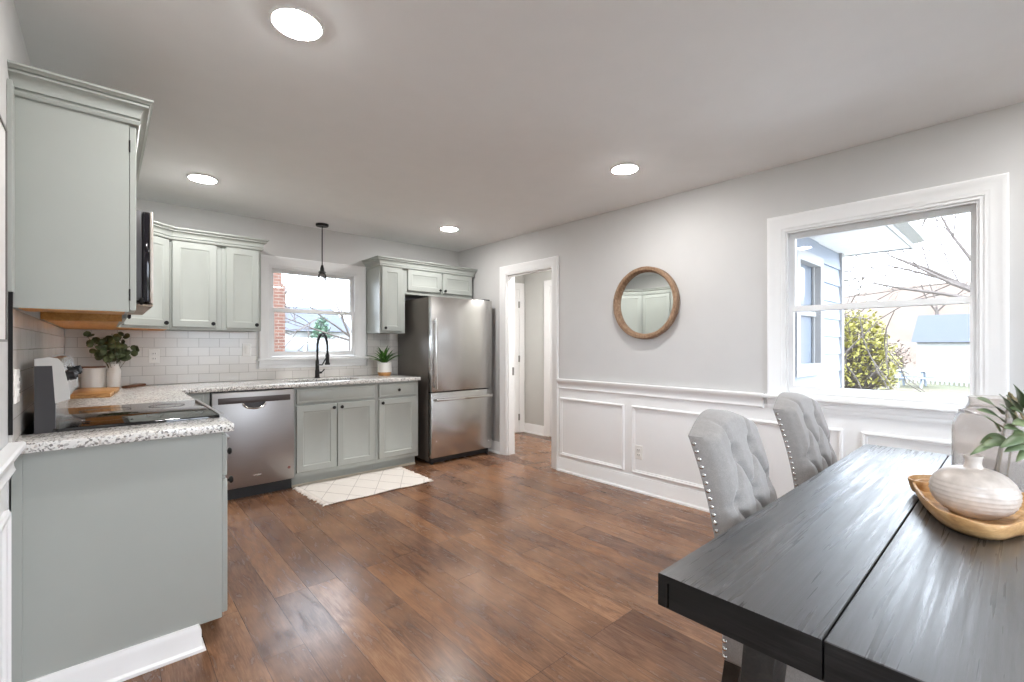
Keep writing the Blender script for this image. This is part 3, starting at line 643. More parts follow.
# ---- range
r = thing('range', (.1, 2.80, 0), 'stainless range with black glass cooktop and raised back control panel', 'stove')
finish(mb(box, XL+.03, .392, 2.424, 3.176, .02, .900), 'body', M['darkgrey'], r)
ct = finish(mb(box, -.150, .386, 2.420, 3.180, .900, .926, .006), 'cooktop', M['cooktop'], r)
for x, y, R in ((.0, 2.62, .075), (.0, 2.98, .095), (.24, 2.60, .105), (.24, 2.99, .075)):
    finish(mb(lathe, [(R-.003, .9262), (R, .9265), (R+.001, .9262)], (x, y, 0), 'z', 48, False), 'burner_ring', M['darkgrey'], ct)
bm = bmn(); prism(bm, [(.384, .928), (.400, .926), (.410, .918), (.415, .904), (.415, .868), (.392, .868), (.392, .898), (.384, .899)], lambda a, z, d: (a, d, z), 2.424, 3.176); finish(bm, 'front_trim', M['brushed'], r)
bg_out = [(-.190, .90), (-.142, .90), (-.140, 1.020), (-.107, 1.036), (-.112, 1.085), (-.128, 1.170), (-.140, 1.186), (-.160, 1.190), (-.190, 1.183)]
bm = bmn(); prism(bm, bg_out, lambda a, z, d: (a, d, z), 2.436, 3.164); gd = finish(bm, 'control_panel', M['steel'], r)
for y0, y1 in ((2.422, 2.436), (3.164, 3.178)):
    bm = bmn(); prism(bm, [(-.196, 1.163), (-.150, 1.163), (-.142, 1.022), (-.102, 1.034), (-.106, 1.085), (-.122, 1.172), (-.136, 1.190), (-.160, 1.195), (-.196, 1.189)], lambda a, z, d: (a, d, z), y0, y1); finish(bm, 'end_cap', plain('silver_end_cap', srgb(206, 204, 200), .3, .35), gd)
    bm = bmn(); prism(bm, [(-.197, .905), (-.141, .905), (-.141, 1.021), (-.149, 1.164), (-.197, 1.164)], lambda a, z, d: (a, d, z), y0+.002, y1); finish(bm, 'side_cover', M['darkgrey'], gd)
K = Vector((.98, 0, .19))
for y in (2.52, 2.66, 2.96, 3.10):
    c0 = Vector((-.119, y, 1.118)); bm = bmn(); lathe(bm, [(0, 0), (.020, 0), (.019, .006), (.015, .010), (.014, .026), (0, .036)], (0, 0, 0), 'x', 20)
    box(bm, .010, .030, -.003, .003, -.019, .019, .001)
    bmesh.ops.rotate(bm, verts=bm.verts, cent=(0, 0, 0), matrix=Matrix.Rotation(-.19, 3, 'Y')); bmesh.ops.translate(bm, verts=bm.verts, vec=c0); finish(bm, 'control_knob', M['rubber'], gd)
bm = bmn(); prism(bm, [(-.1138, 1.070), (-.1105, 1.070), (-.1215, 1.150), (-.1258, 1.150)], lambda a, z, d: (a, d, z), 2.72, 2.89); finish(bm, 'display', M['display'], gd)
dr = finish(mb(box, .393, .408, 2.428, 3.172, .235, .860, .006), 'oven_door', M['steel'], r)
finish(mb(box, .4075, .410, 2.53, 3.07, .36, .70), 'door_glass', M['ovenglass'], dr)
bm = bmn(); tube(bm, [(.407, 2.52, .80), (.436, 2.53, .80), (.436, 3.07, .80), (.407, 3.08, .80)], .009); finish(bm, 'handle', M['brushed'], dr)
finish(mb(box, .393, .406, 2.428, 3.172, .06, .228, .006), 'storage_drawer', M['steel'], r)
for y in (2.46, 3.14): finish(mb(lathe, [(.018, 0), (.018, .03)], (.34, y, 0), 'z', 12), 'foot', M['rubber'], r)

# ---- counters, sink, faucet
def bevel_all(bm, w, ang=.8):
    bmesh.ops.recalc_face_normals(bm, faces=bm.faces)
    es = [e for e in bm.edges if len(e.link_faces) == 2 and e.calc_face_angle(0) > ang]; bmesh.ops.bevel(bm, geom=es, offset=w, segments=2, affect='EDGES', profile=.5); return bm
bm = bmn(); box(bm, XL+.001, .402, 2.196, 2.4165, .8805, .914); bevel_all(bm, .005)
tag(finish(bm, 'countertop', M['granite']), 'short granite countertop piece between the wainscot and the range', 'countertop', 'speckled granite countertops')
CF = 4.138; SK = (1.225, 1.88, 4.275, 4.62)
bm = bmn(); cellslab(bm, [XL+.001, .404, SK[0], SK[1], 2.428], [3.1835, CF, SK[2], SK[3], YB-.001], lambda u, v: (u < .404 or v > CF) and not inrect(u, v, SK), .8805, .914, IDX); bevel_all(bm, .004)
tag(finish(bm, 'countertop', M['granite']), 'long L-shaped granite countertop from the range round to the fridge', 'countertop', 'speckled granite countertops')
s = thing('kitchen_sink', ((SK[0]+SK[1])/2, (SK[2]+SK[3])/2, .70), 'undermount steel sink set in the granite below the window', 'sink')
bm = bmn(); o_ = (SK[0]-.008, SK[1]+.008, SK[2]-.008, SK[3]+.008)
R = []
for ins, z in ((-.012, .8795), (0, .8795), (.004, .870), (.012, .72), (.05, .705)):
    R.append([bm.verts.new((x, y, z)) for x, y in ((o_[0]+ins, o_[2]+ins), (o_[1]-ins, o_[2]+ins), (o_[1]-ins, o_[3]-ins), (o_[0]+ins, o_[3]-ins))])
for A, B in zip(R, R[1:]):
    for i in range(4): bm.faces.new((A[i], A[(i+1) % 4], B[(i+1) % 4], B[i]))
bm.faces.new(R[-1]); finish(bm, 'basin', M['brushed'], s)
finish(mb(lathe, [(0, .7056), (.03, .7056), (.045, .7075), (.046, .7055)], ((SK[0]+SK[1])/2, (SK[2]+SK[3])/2, 0), 'z', 24), 'drain', M['chrome'], s)
f = thing('kitchen_faucet', (1.585, 4.715, .914), 'black spring-neck pull-down faucet behind the sink', 'faucet')
fx, fy = 1.585, 4.715
finish(mb(lathe, [(0, .914), (.028, .914), (.028, .920), (.022, .926), (.021, .990), (.018, .995), (.0165, 1.09), (.012, 1.10), (0, 1.10)], (fx, fy, 0), 'z', 24), 'body', M['black'], f)
arch = [(fx, fy, 1.09), (fx, fy, 1.215)] + [(fx, fy-.14+.14*math.cos(a), 1.22+.132*math.sin(a)) for a in [PI*i/16 for i in range(0, 17)]] + [(fx, fy-.28, 1.16)]
bm = bmn(); tube(bm, arch, .0085, 10); nk = finish(bm, 'spout', M['black'], f)
# spring coil round the arch
AP = [Vector(p) for p in arch]; seg = [0]
for a, b_ in zip(AP, AP[1:]): seg.append(seg[-1]+(b_-a).length)
def along(s):
    for i in range(len(AP)-1):
        if s <= seg[i+1]: k = (s-seg[i])/(seg[i+1]-seg[i]); return AP[i].lerp(AP[i+1], k), (AP[i+1]-AP[i]).normalized()
    return AP[-1], (AP[-1]-AP[-2]).normalized()
coil = []
N = 46*8
for i in range(N+1):
    p, t_ = along(seg[-1]*i/N); sx = Vector((1, 0, 0)); up = t_.cross(sx); a = 2*PI*i/8; coil.append(p+(sx*math.cos(a)+up*math.sin(a))*.0125)
bm = bmn(); tube(bm, coil, .0026, 5); finish(bm, 'spring', M['black'], f)
finish(mb(lathe, [(0, 1.055), (.023, 1.055), (.024, 1.064), (.017, 1.080), (.016, 1.150), (.013, 1.165), (0, 1.165)], (fx, fy-.28, 0), 'z', 20), 'spray_head', M['black'], f)
bm = bmn(); tube(bm, [(fx, fy-.01, 1.045), (fx, fy-.14, 1.05), (fx, fy-.262, 1.13)], .006); tube(bm, [(fx+.02*math.cos(a), fy-.28+.02*math.sin(a), 1.14) for a in [2*PI*i/16 for i in range(17)]], .004); finish(bm, 'support_arm', M['black'], f)
bm = bmn(); tube(bm, [(fx+.018, fy, .965), (fx+.045, fy, .968)], .011); tube(bm, [(fx+.042, fy, .968), (fx+.060, fy-.03, 1.0)], .006); finish(bm, 'lever_handle', M['black'], f)

# ================================================================== FRIDGE
f = thing('refrigerator', (2.90, 4.40, 0), 'tall stainless bottom-freezer refrigerator in the corner', 'refrigerator')
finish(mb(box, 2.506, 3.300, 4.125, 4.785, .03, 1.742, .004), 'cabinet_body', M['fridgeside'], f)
u = finish(mb(box, 2.502, 3.304, 4.052, 4.118, .757, 1.748, .007), 'upper_door', M['steel'], f)
lw = finish(mb(box, 2.502, 3.304, 4.052, 4.118, .072, .747, .007), 'freezer_drawer', M['steel'], f)
finish(mb(box, 2.512, 3.294, 4.116, 4.127, .07, 1.745), 'door_gasket', M['rubber'], f)
bm = bmn(); box(bm, 2.523, 2.546, 3.992, 4.010, .785, 1.520, .004); box(bm, 2.525, 2.544, 4.008, 4.054, .800, .830, .003); box(bm, 2.525, 2.544, 4.008, 4.054, 1.475, 1.505, .003); finish(bm, 'handle', M['chrome'], u)
bm = bmn(); box(bm, 2.535, 3.270, 3.992, 4.010, .664, .690, .004); box(bm, 2.545, 2.575, 4.008, 4.054, .667, .687, .003); box(bm, 3.230, 3.260, 4.008, 4.054, .667, .687, .003); finish(bm, 'handle', M['chrome'], lw)
finish(mb(box, 3.21, 3.29, 4.075, 4.20, 1.742, 1.764, .004), 'hinge_cover', M['darkgrey'], f)
finish(mb(box, 2.515, 3.290, 4.105, 4.20, .012, .070), 'kick_grille', M['rubber'], f)
for x in (2.54, 3.265):
    for y in (4.11, 4.74): finish(mb(lathe, [(.018, 0), (.018, .034)], (x, y, 0), 'z', 14), 'foot', M['rubber'], f)

# ================================================================== PENDANT
p = thing('pendant_light', (1.60, 4.62, H), 'slim black pendant with a small clear glass shade above the sink', 'pendant light')
px_, py_ = 1.60, 4.62
finish(mb(lathe, [(0, H-.022), (.055, H-.022), (.060, H-.016), (.060, H)], (px_, py_, 0), 'z', 32), 'canopy', M['black'], p)
finish(mb(lathe, [(.005, 2.02), (.005, H-.02)], (px_, py_, 0), 'z', 12), 'rod', M['black'], p)
finish(mb(lathe, [(0, 2.035), (.010, 2.035), (.013, 2.02), (.018, 2.005), (.020, 1.975), (.036, 1.966), (.037, 1.960), (.012, 1.958), (0, 1.958)], (px_, py_, 0), 'z', 24), 'socket', M['black'], p)
finish(mb(lathe, [(.020, 1.959), (.034, 1.945), (.040, 1.915), (.036, 1.885), (.034, 1.885), (.038, 1.915), (.032, 1.943), (.019, 1.957)], (px_, py_, 0), 'z', 24, False), 'lamp_shade', M['clear'], p)
finish(mb(lathe, [(.010, 1.958), (.012, 1.945), (.019, 1.925), (.020, 1.912), (.012, 1.897), (0, 1.893)], (px_, py_, 0), 'z', 20), 'bulb', M['clear'], p)

# ================================================================== LEAVES
def leaf(bm, base, tip, w, up=None, curl=.0, fold=.12, n=6, shape='lance'):
    base, tip = Vector(base), Vector(tip); d = tip-base; L = d.length; d = d.normalized()
    up = Vector(up or (random.uniform(-.4, .4), random.uniform(-.4, .4), 1)); s = d.cross(up)
    if s.length < .05: s = d.cross(Vector((1, .3, 0)))
    s.normalize(); nrm = s.cross(d)
    rows = []
    for i in range(n+1):
        t_ = i/n
        ww = w*(math.sin(PI*min(1, t_**.75))**.8 if shape == 'lance' else math.sqrt(max(0, 1-(2*t_-1)**2)))*.5 + .0004
        c = base+d*L*t_+nrm*(curl*L*math.sin(PI*t_))
        rows.append([bm.verts.new(c-s*ww+nrm*fold*ww), bm.verts.new(c), bm.verts.new(c+s*ww+nrm*fold*ww)])
    for A, B in zip(rows, rows[1:]):
        bm.faces.new((A[0], A[1], B[1], B[0])); bm.faces.new((A[1], A[2], B[2], B[1]))
def thicken(o, th=.0009):
    m_ = o.modifiers.new('thickness', 'SOLIDIFY'); m_.thickness = th; return o

# ================================================================== ON THE COUNTERS
c = thing('cutting_board', (-.05, 4.1, .9142), 'thick honey wood cutting board lying beside the range', 'cutting board')
bm = bmn(); prism(bm, [(-.19, 3.86), (.022, 3.80), (.075, 4.31), (-.13, 4.40)], IDX, .9142, .942); bevel_all(bm, .005); finish(bm, 'board', M['acacia'], c)
finish(mb(lathe, [(0, 0), (.010, 0), (.010, .0012), (0, .0012)], (.0432, 3.99, .928), 'x', 16), 'hanging_hole', M['slot'], c)
b = thing('serving_board', (.15, 4.68, .9142), 'slim brown wood board lying behind the eucalyptus vase', 'cutting board')
bm = bmn(); prism(bm, [(.090, 4.555), (.125, 4.540), (.245, 4.755), (.240, 4.785), (.205, 4.790), (.175, 4.765)], IDX, .9142, .930); bevel_all(bm, .004); finish(bm, 'board', M['walnut'], b)
c = thing('canister', (-.068, 4.66, .9142), 'wide white canister with a thin wood lid in the counter corner', 'canister')
finish(mb(lathe, [(0, .9142), (.064, .9142), (.068, .918), (.068, 1.068), (.062, 1.072), (0, 1.072)], (-.068, 4.66, 0), 'z', 40), 'body', M['ceramic'], c)
finish(mb(lathe, [(0, 1.072), (.069, 1.072), (.070, 1.076), (.069, 1.083), (0, 1.084)], (-.068, 4.66, 0), 'z', 40), 'lid', M['walnut'], c)
v = thing('vase', (.048, 4.62, .9142), 'white milk-can vase beside the canister holding eucalyptus', 'vase')
finish(mb(lathe, [(0, .9142), (.038, .9142), (.041, .918), (.041, 1.040), (.039, 1.050), (.033, 1.066), (.030, 1.075), (.031, 1.090), (.037, 1.100), (.033, 1.100), (.027, 1.088), (.027, 1.0), (0, 1.0)], (.048, 4.62, 0), 'z', 36), 'body', M['ceramic'], v)
bm = bmn(); lathe(bm, [(.0412, 1.036), (.0430, 1.040), (.0412, 1.044)], (.048, 4.62, 0), 'z', 36, False); finish(bm, 'band', M['ceramic'], v)
e = thing('eucalyptus_bunch', (.048, 4.62, 1.0), 'bunch of dark green round-leaved eucalyptus in the white vase', 'foliage')
random.seed(11); bs, bl = bmn(), bmn()
for k in range(17):
    a = 2*PI*k/17+random.uniform(-.2, .2); R = random.uniform(.04, .135)
    if k == 0: a, R = PI, .15
    if k == 4: a, R = .2, .13
    tip = Vector((.048+R*math.cos(a)*1.0, 4.62+R*.6*math.sin(a)-.01, random.uniform(1.20, 1.315))); b0 = Vector((.048+.012*math.cos(a), 4.62+.012*math.sin(a), 1.02)); md = b0.lerp(tip, .5)+Vector((0, 0, .03))
    pts = [b0.lerp(md, q/4).lerp(md.lerp(tip, q/4), q/4) for q in range(5)]; tube(bs, pts, .0016, 5)
    for q in range(1, 5):
        for s_ in (-1, 1):
            if pts[q].z < 1.115: continue
            d = Vector((random.uniform(-1, 1), random.uniform(-.8, .3), random.uniform(-.2, .7))).normalized(); w = random.uniform(.038, .050)
            leaf(bl, pts[q], pts[q]+d*w*1.05, w, (random.uniform(-.6, .6), -1, random.uniform(.0, .8)), .05, .1, 6, 'round')
finish(bs, 'stem', M['stem'], e); thicken(finish(bl, 'leaves', M['euc'], e, 80))
v = thing('potted_plant', (2.27, 4.61, .914), 'spiky green plant in a white pot with a wood base', 'plant')
P0 = (2.255, 4.605, 0)
finish(mb(lathe, [(0, .9142), (.060, .9142), (.072, .942), (.073, .952), (0, .952)], P0, 'z', 36), 'pot_base', M['acacia'], v)
finish(mb(lathe, [(0, .952), (.073, .952), (.074, .958), (.072, 1.056), (.067, 1.056), (.066, 1.045), (0, 1.045)], P0, 'z', 36), 'pot', M['ceramic'], v)
finish(mb(lathe, [(0, 1.049), (.064, 1.046)], P0, 'z', 24, False), 'soil', M['soil'], v)
random.seed(5); bl = bmn()
for k in range(44):
    a = 2*PI*k/44*3.0+random.uniform(-.2, .2); el = random.choice([.10, .30, .60, .95, 1.2]); L = random.uniform(.16, .20)*(1.12 if el < .6 else .95)
    d = Vector((math.cos(a)*math.cos(el), math.sin(a)*math.cos(el), math.sin(el)+.12)); b0 = Vector((P0[0]+.015*math.cos(a), P0[1]+.015*math.sin(a), 1.045))
    d.y *= .55
    leaf(bl, b0, b0+d*L, .027, (0, 0, 1), .10, .3, 7)
thicken(finish(bl, 'leaves', M['fern'], v, 80))

# ================================================================== RUG, MIRROR, WALL ART
rg = thing('rug', (1.73, 3.88, 0), 'cream fringed rug with faint diamond lines on the floor below the sink', 'rug')
bm = bmn(); nx, ny = 40, 24; x0, x1, y0, y1 = 1.245, 2.195, 3.575, 4.205
G = [[bm.verts.new((x0+(x1-x0)*i/nx+.045*(1-i/nx)*(1-j/ny), y0+(y1-y0)*j/ny+.010*math.sin(i*.33), .006+.0018*noise.noise(Vector((i*.3, j*.3, 1))))) for j in range(ny+1)] for i in range(nx+1)]
for i in range(nx):
    for j in range(ny): bm.faces.new((G[i][j], G[i+1][j], G[i+1][j+1], G[i][j+1]))
o = finish(bm, 'woven_field', M['rug'], rg); m_ = o.modifiers.new('thickness', 'SOLIDIFY'); m_.thickness = .006; m_.offset = -1
for side, xs in ((-1, x0), (1, x1)):
    random.seed(side+3); bm = bmn()
    for k in range(30):
        yy = y0+(y1-y0)*(k+.5)/30; L = random.uniform(.030, .052)
        if side < 0: xs = x0+.045*(1-(k+.5)/30)
        tube(bm, [(xs-side*.004, yy, .006), (xs+side*L*.5, yy+random.uniform(-.006, .006), .008), (xs+side*L, yy+random.uniform(-.012, .012), .004)], [.0075, .0085, .0045], 6)
    finish(bm, 'fringe', M['fringe'], rg)
mi = thing('round_mirror', (XR, 2.092, 1.592), 'round wall mirror in a weathered wood frame', 'mirror')
bm = bmn(); lathe(bm, [(.254, -.002), (.295, -.002), (.300, -.012), (.299, -.056), (.292, -.062), (.272, -.062), (.265, -.056), (.254, -.020)], (XR-.001, 2.092, 1.592), 'x', 72, False)
n_ = len(bm.verts)//8
bm.verts.ensure_lookup_table()
for i in range(72):
    j = (i+1) % 72; bm.faces.new((bm.verts[7*72+i], bm.verts[7*72+j], bm.verts[j], bm.verts[i]))
finish(bm, 'frame', M['mirrorframe'], mi)
finish(mb(lathe, [(0, -.022), (.2555, -.022), (.2555, -.016), (0, -.016)], (XR-.001, 2.092, 1.592), 'x', 72), 'mirror_glass', M['mirror'], mi)
ar = thing('framed_picture', (XL, 1.55, 1.55), 'pale art print in a thin dark frame at the left edge of the photo', 'picture')
bm = bmn(); y0, y1, z0, z1 = 1.20, 2.040, 1.250, 1.888
cellslab(bm, [y0, y0+.007, y1-.007, y1], [z0, z0+.007, z1-.007, z1], lambda a, b: not inrect(a, b, (y0+.007, y1-.007, z0+.007, z1-.007)), .001, .018, YZ(1, XL)); finish(bm, 'frame', plain('grey_frame', srgb(120, 118, 115), .4, .3), ar)
finish(mb(box, XL+.002, XL+.014, y0+.006, y1-.006, z0+.006, z1-.006), 'print', M['paper'], ar)

# ================================================================== DINING TABLE
TX0, TX1, TZ = .870, 2.760, .760
tb = thing('dining_table', (1.8, .07, 0), 'dark charcoal wood plank dining table in the right foreground', 'table')
for a, b in ((.2185, .513), (-.0775, .2155), (-.375, -.0805)):
    bm = bmn()
    if a > .2:
        prism(bm, [(.2185, .693), (.4885, .693), (.4885, .745), (.4915, .745), (.4915, .693), (.513, .693), (.513, TZ-.002), (.511, TZ), (.2200, TZ), (.2185, TZ-.002)], lambda y, z, d: (d, y, z), TX0, TX1)
    else: box(bm, TX0, TX1, a, b, .693, TZ, .0015, 1)
    o = finish(bm, 'table_plank', M['table'], tb); o.data.materials.append(M['edge'])     # side faces take the dulled, shaded copy
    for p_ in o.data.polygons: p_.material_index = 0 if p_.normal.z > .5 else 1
bm = bmn(); box(bm, TX0+.012, TX1-.012, -.362, .50, .686, .6925); finish(bm, 'under_frame', M['tabledark'], tb)
for x, sx in ((1.035, -1), (2.595, 1)):
    for y, sy in ((.352, 1), (-.214, -1)):
        bm = bmn(); R = []
        for z, cx, cy, hx, hy in ((.686, x, y, .045, .032), (.0, x+sx*.03, y+sy*.055, .032, .024)):
            R.append([bm.verts.new((cx+a*hx, cy+b*hy, z)) for a, b in ((-1, -1), (1, -1), (1, 1), (-1, 1))])
        bm.faces.new(R[0]); bm.faces.new(R[1][::-1])
        for i in range(4): bm.faces.new((R[0][i], R[0][(i+1) % 4], R[1][(i+1) % 4], R[1][i]))
        bevel_all(bm, .004); finish(bm, 'leg', M['tabledark'], tb)
    finish(mb(box, x-.03, x+.03, -.19, .325, .645, .690, .003), 'cross_rail', M['tabledark'], tb)

# ================================================================== CHAIRS
def ztop(u): return .966+.054*math.cos(PI/2*min(1, abs(u)/HW))
HW = .222
def yrear(z): s = max(0, z-.46); return .22+.37*s*s
BUT = [(-.084, .900), (.084, .900), (-.165, .775), (0, .775), (.165, .775), (-.084, .650), (.084, .650), (-.165, .525), (0, .525), (.165, .525)]
LINKS = [(a, b) for i, a in enumerate(BUT) for b in BUT[i+1:] if 0 < abs(a[0]-b[0]) < .11 and abs(a[1]-b[1]) < .14]
def segd(p, a, b):
    ax, ay = b[0]-a[0], b[1]-a[1]; t_ = max(0, min(1, ((p[0]-a[0])*ax+(p[1]-a[1])*ay)/(ax*ax+ay*ay))); return math.hypot(p[0]-a[0]-ax*t_, p[1]-a[1]-ay*t_)
def front_y(u, z):
    zt = ztop(u); es = min(1, (HW-abs(u))/.036); et = max(0, min(1, (zt-z)/.022)); sm = lambda e: e*e*(3-2*e)
    b = .024*math.sqrt(max(0, 1-(1-es)**2))*math.sqrt(max(0, 1-(1-et)**2)) + .012*sm(es)*sm(et)
    dent = 0
    for q in BUT: dent = max(dent, .050*math.exp(-(math.hypot(u-q[0], z-q[1])/.026)**2))
    for a, c in LINKS: dent = max(dent, .024*math.exp(-(segd((u, z), a, c)/.012)**2))
    for q in BUT:
        if abs(q[0]) > .15 and abs(u) > abs(q[0]) and u*q[0] > 0: dent = max(dent, .010*math.exp(-((z-q[1])/.008)**2))
        if q[1] > .85 and z > q[1]: dent = max(dent, .012*math.exp(-((u-q[0]*(1+.35*(z-q[1])/.1))/.010)**2))
    return yrear(z)-.044-b+min(dent, .9*b+.012)*min(1, es*2+.25)
def make_chair(label):
    c = thing('dining_chair', (0, 0, 0), label, 'chair', 'tufted dining chairs')
    nu, nv = 64, 76; z0 = .44; bm = bmn()
    F, B = [], []
    for i in range(nu+1):
        u = -HW+2*HW*i/nu; zt = ztop(u); cf, cb = [], []
        for j in range(nv+1):
            z = z0+(zt-z0)*j/nv; cf.append(bm.verts.new((u, front_y(u, z), z))); cb.append(bm.verts.new((u, yrear(z), z)))
        F.append(cf); B.append(cb)
    for i in range(nu):
        for j in range(nv):
            bm.faces.new((F[i][j], F[i+1][j], F[i+1][j+1], F[i][j+1])); bm.faces.new((B[i][j], B[i][j+1], B[i+1][j+1], B[i+1][j]))
        bm.faces.new((F[i][nv], F[i+1][nv], B[i+1][nv], B[i][nv])); bm.faces.new((F[i][0], B[i][0], B[i+1][0], F[i+1][0]))
    for i in (0, nu):
        for j in range(nv): bm.faces.new((F[i][j], F[i][j+1], B[i][j+1], B[i][j]))
    bk = finish(bm, 'backrest', M['fabric'], c, 55)
    for u, z in BUT:
        y = front_y(u, z); bm = bmn(); lathe(bm, [(0, -.006), (.007, -.005), (.011, -.001), (.011, .004)], (u, y-.001, z), 'y', 16); finish(bm, 'button', M['fabric'], bk)
    for s in (-1, 1):
        bm = bmn(); zs = [.345+.0222*k for k in range(28)]
        for z in zs:
            if z > .955: continue
            y = yrear(z)-.010
            vs = bmesh.ops.create_uvsphere(bm, u_segments=10, v_segments=6, radius=.0068)['verts']
            for v_ in vs: v_.co = Vector((v_.co.x*.6+s*(HW+.0002), v_.co.y+y, v_.co.z+z))
        finish(bm, 'nailhead_trim', M['chrome'], bk)
    bm = bmn(); box(bm, -HW, HW, -.255, .2195, .330, .445, .012, 3); st = finish(bm, 'seat', M['fabric'], c)
    bm = bmn(); box(bm, -HW-.003, HW+.003, -.262, .150, .440, .490, .022, 4); finish(bm, 'cushion', M['fabric'], st)
    for x, y, dy in ((-.194, -.225, 0), (.194, -.225, 0), (-.194, .190, .05), (.194, .190, .05)):
        bm = bmn(); R = []
        for z, h, oy in ((.331, .022, 0), (0, .015, dy)): R.append([bm.verts.new((x+a*h, y+oy+b*h, z)) for a, b in ((-1, -1), (1, -1), (1, 1), (-1, 1))])
        bm.faces.new(R[0]); bm.faces.new(R[1][::-1])
        for i in range(4): bm.faces.new((R[0][i], R[0][(i+1) % 4], R[1][(i+1) % 4], R[1][i]))
        finish(bm, 'leg', M['tabledark'], c)
    return c
ch = make_chair('grey tufted dining chair nearer the doorway, its nailhead side in front of the outlet panel')
ch2 = copy_tree(ch); ch2['label'] = 'grey tufted dining chair nearer the window, below its left corner'
ch.location = (1.570, .386, 0); ch.rotation_euler = (0, 0, math.radians(6))
ch2.location = (2.385, .415, 0); ch2.rotation_euler = (0, 0, math.radians(2))

# ================================================================== ON THE TABLE
OUT = [(1.583, .078), (1.602, .116), (1.649, .154), (1.738, .190), (1.850, .222), (1.935, .236), (2.000, .205), (2.035, .125), (2.030, .030), (1.985, -.045), (1.900, -.085), (1.800, -.070), (1.700, -.010), (1.625, .020), (1.592, .046)]
bw = thing('dough_bowl', (1.80, .085, TZ), 'raw wood carved bowl on the dining table', 'bowl')
def smooth_loop(P, n=60):
    P = [Vector(p) for p in P]; N = len(P); r = []
    for i in range(n):
        t_ = i/n*N; k = int(t_); f_ = t_-k; p0, p1_, p2, p3 = (P[(k+q) % N] for q in (-1, 0, 1, 2))
        r.append(.5*((2*p1_)+(p2-p0)*f_+(2*p0-5*p1_+4*p2-p3)*f_*f_+(3*p1_-p0-3*p2+p3)*f_**3))
    return r
def bowl_mesh(OUT, cen, zb, zr, wob=.004, base=.84):
    lo = smooth_loop(OUT); c0 = Vector(cen); bm = bmn(); R = []
    for sc, z, w in ((base-.25, zb, 0), (base, zb, 0), (base+.09, zb+(zr-zb)*.30, 0), (1.0, zb+(zr-zb)*.90, 1), (.99, zr, 1), (.945, zr, 1), (.90, zb+(zr-zb)*.62, 1), (.72, zb+.013, 0), (.4, zb+.011, 0)):
        R.append([bm.verts.new((c0.x+(p.x-c0.x)*sc, c0.y+(p.y-c0.y)*sc, z+w*wob*noise.noise(Vector((p.x*14, p.y*14, 2))))) for p in lo])
    bm.faces.new(R[0][::-1]); bm.faces.new(R[-1])
    for A, B in zip(R, R[1:]):
        for i in range(len(A)): bm.faces.new((A[i], A[(i+1) % len(A)], B[(i+1) % len(A)], B[i]))
    return bm
finish(bowl_mesh(OUT, (1.80, .085), TZ+.0005, .806), 'basin', M['bowl'], bw, 60)
finish(bowl_mesh([(1.905, .205), (1.915, .238), (1.955, .249), (2.03, .215), (2.075, .150), (2.06, .110), (2.00, .165)], (2.0, .205), TZ+.010, .812, .003, .80), 'side_pocket', M['bowl'], bw, 60)
vs = thing('bud_vase', (1.785, .092, .772), 'squat cream ribbed vase with a small neck sitting in the wood bowl', 'vase')
prof = [(0, .7722), (.040, .7722), (.048, .776)]
N = 40
for i in range(N+1):
    a = -1.05+(PI/2+1.05-.16)*i/N; r = .0905*math.cos(a)**.80; z = .838+.066*math.sin(a)
    if 4 < i < 26: r += .0012*math.sin(i*2.1)
    prof.append((r, z))
prof += [(.0190, .908), (.0170, .914), (.0175, .926), (.0200, .934), (.0185, .936), (.0140, .928), (.013, .905), (0, .904)]
finish(mb(lathe, prof, (1.785, .092, 0), 'z', 64), 'body', M['vase'], vs, 60)
jr = thing('glass_jug', (2.172, .058, TZ), 'large hazy pinkish glass jar at the right edge of the table, behind the bowl', 'jar')
jp = [(0.0000, .7605), (0.0897, .7605), (0.1018, .768), (0.1064, .785), (0.1064, .955), (0.1041, .980), (0.0958, 1.004), (0.0882, 1.014), (0.0920, 1.020), (0.0912, 1.026), (0.0730, 1.032), (0.0669, 1.045), (0.0654, 1.062), (0.0699, 1.070), (0.0654, 1.070), (0.0616, 1.060), (0.0631, 1.044), (0.0760, 1.022), (0.0904, .998), (0.0996, .975), (0.1011, .950), (0.1011, .790), (0.0958, .776), (0.0000, .772)]
finish(mb(lathe, jp, (2.172, .058, 0), 'z', 56), 'body', M['hazy'], jr, 60)
sg = thing('sage_stems', (2.172, .058, 1.0), 'stems of broad sage green leaves standing in the glass jar', 'foliage')
def at(u, v, dep):
    t_ = (u-512)/455.8; s_ = (345.5-v)/455.8; a = math.radians(41.71)
    return Vector((dep*(t_*math.cos(a)+math.sin(a)), dep*(-t_*math.sin(a)+math.cos(a)), 1.239+dep*s_))
bs, bl = bmn(), bmn()
base_in = Vector((2.172, .058, .79))
stems = [[base_in, Vector((2.13, .03, 1.075)), at(1020, 424, 1.34), at(1004, 428, 1.30), at(988, 418, 1.28)],
         [base_in+Vector((.02, .01, 0)), Vector((2.14, .025, 1.085)), at(1030, 432, 1.30), at(1010, 442, 1.25), at(990, 438, 1.22)],
         [base_in+Vector((-.02, .0, 0)), Vector((2.15, .03, 1.09)), at(1036, 420, 1.34), at(1026, 404, 1.33)],
         [base_in+Vector((.0, -.02, 0)), Vector((2.16, .01, 1.09)), at(1050, 430, 1.32), at(1062, 412, 1.30)]]
for s_ in stems: tube(bs, s_, [.003, .003, .0028, .0022, .0015][:len(s_)], 6)
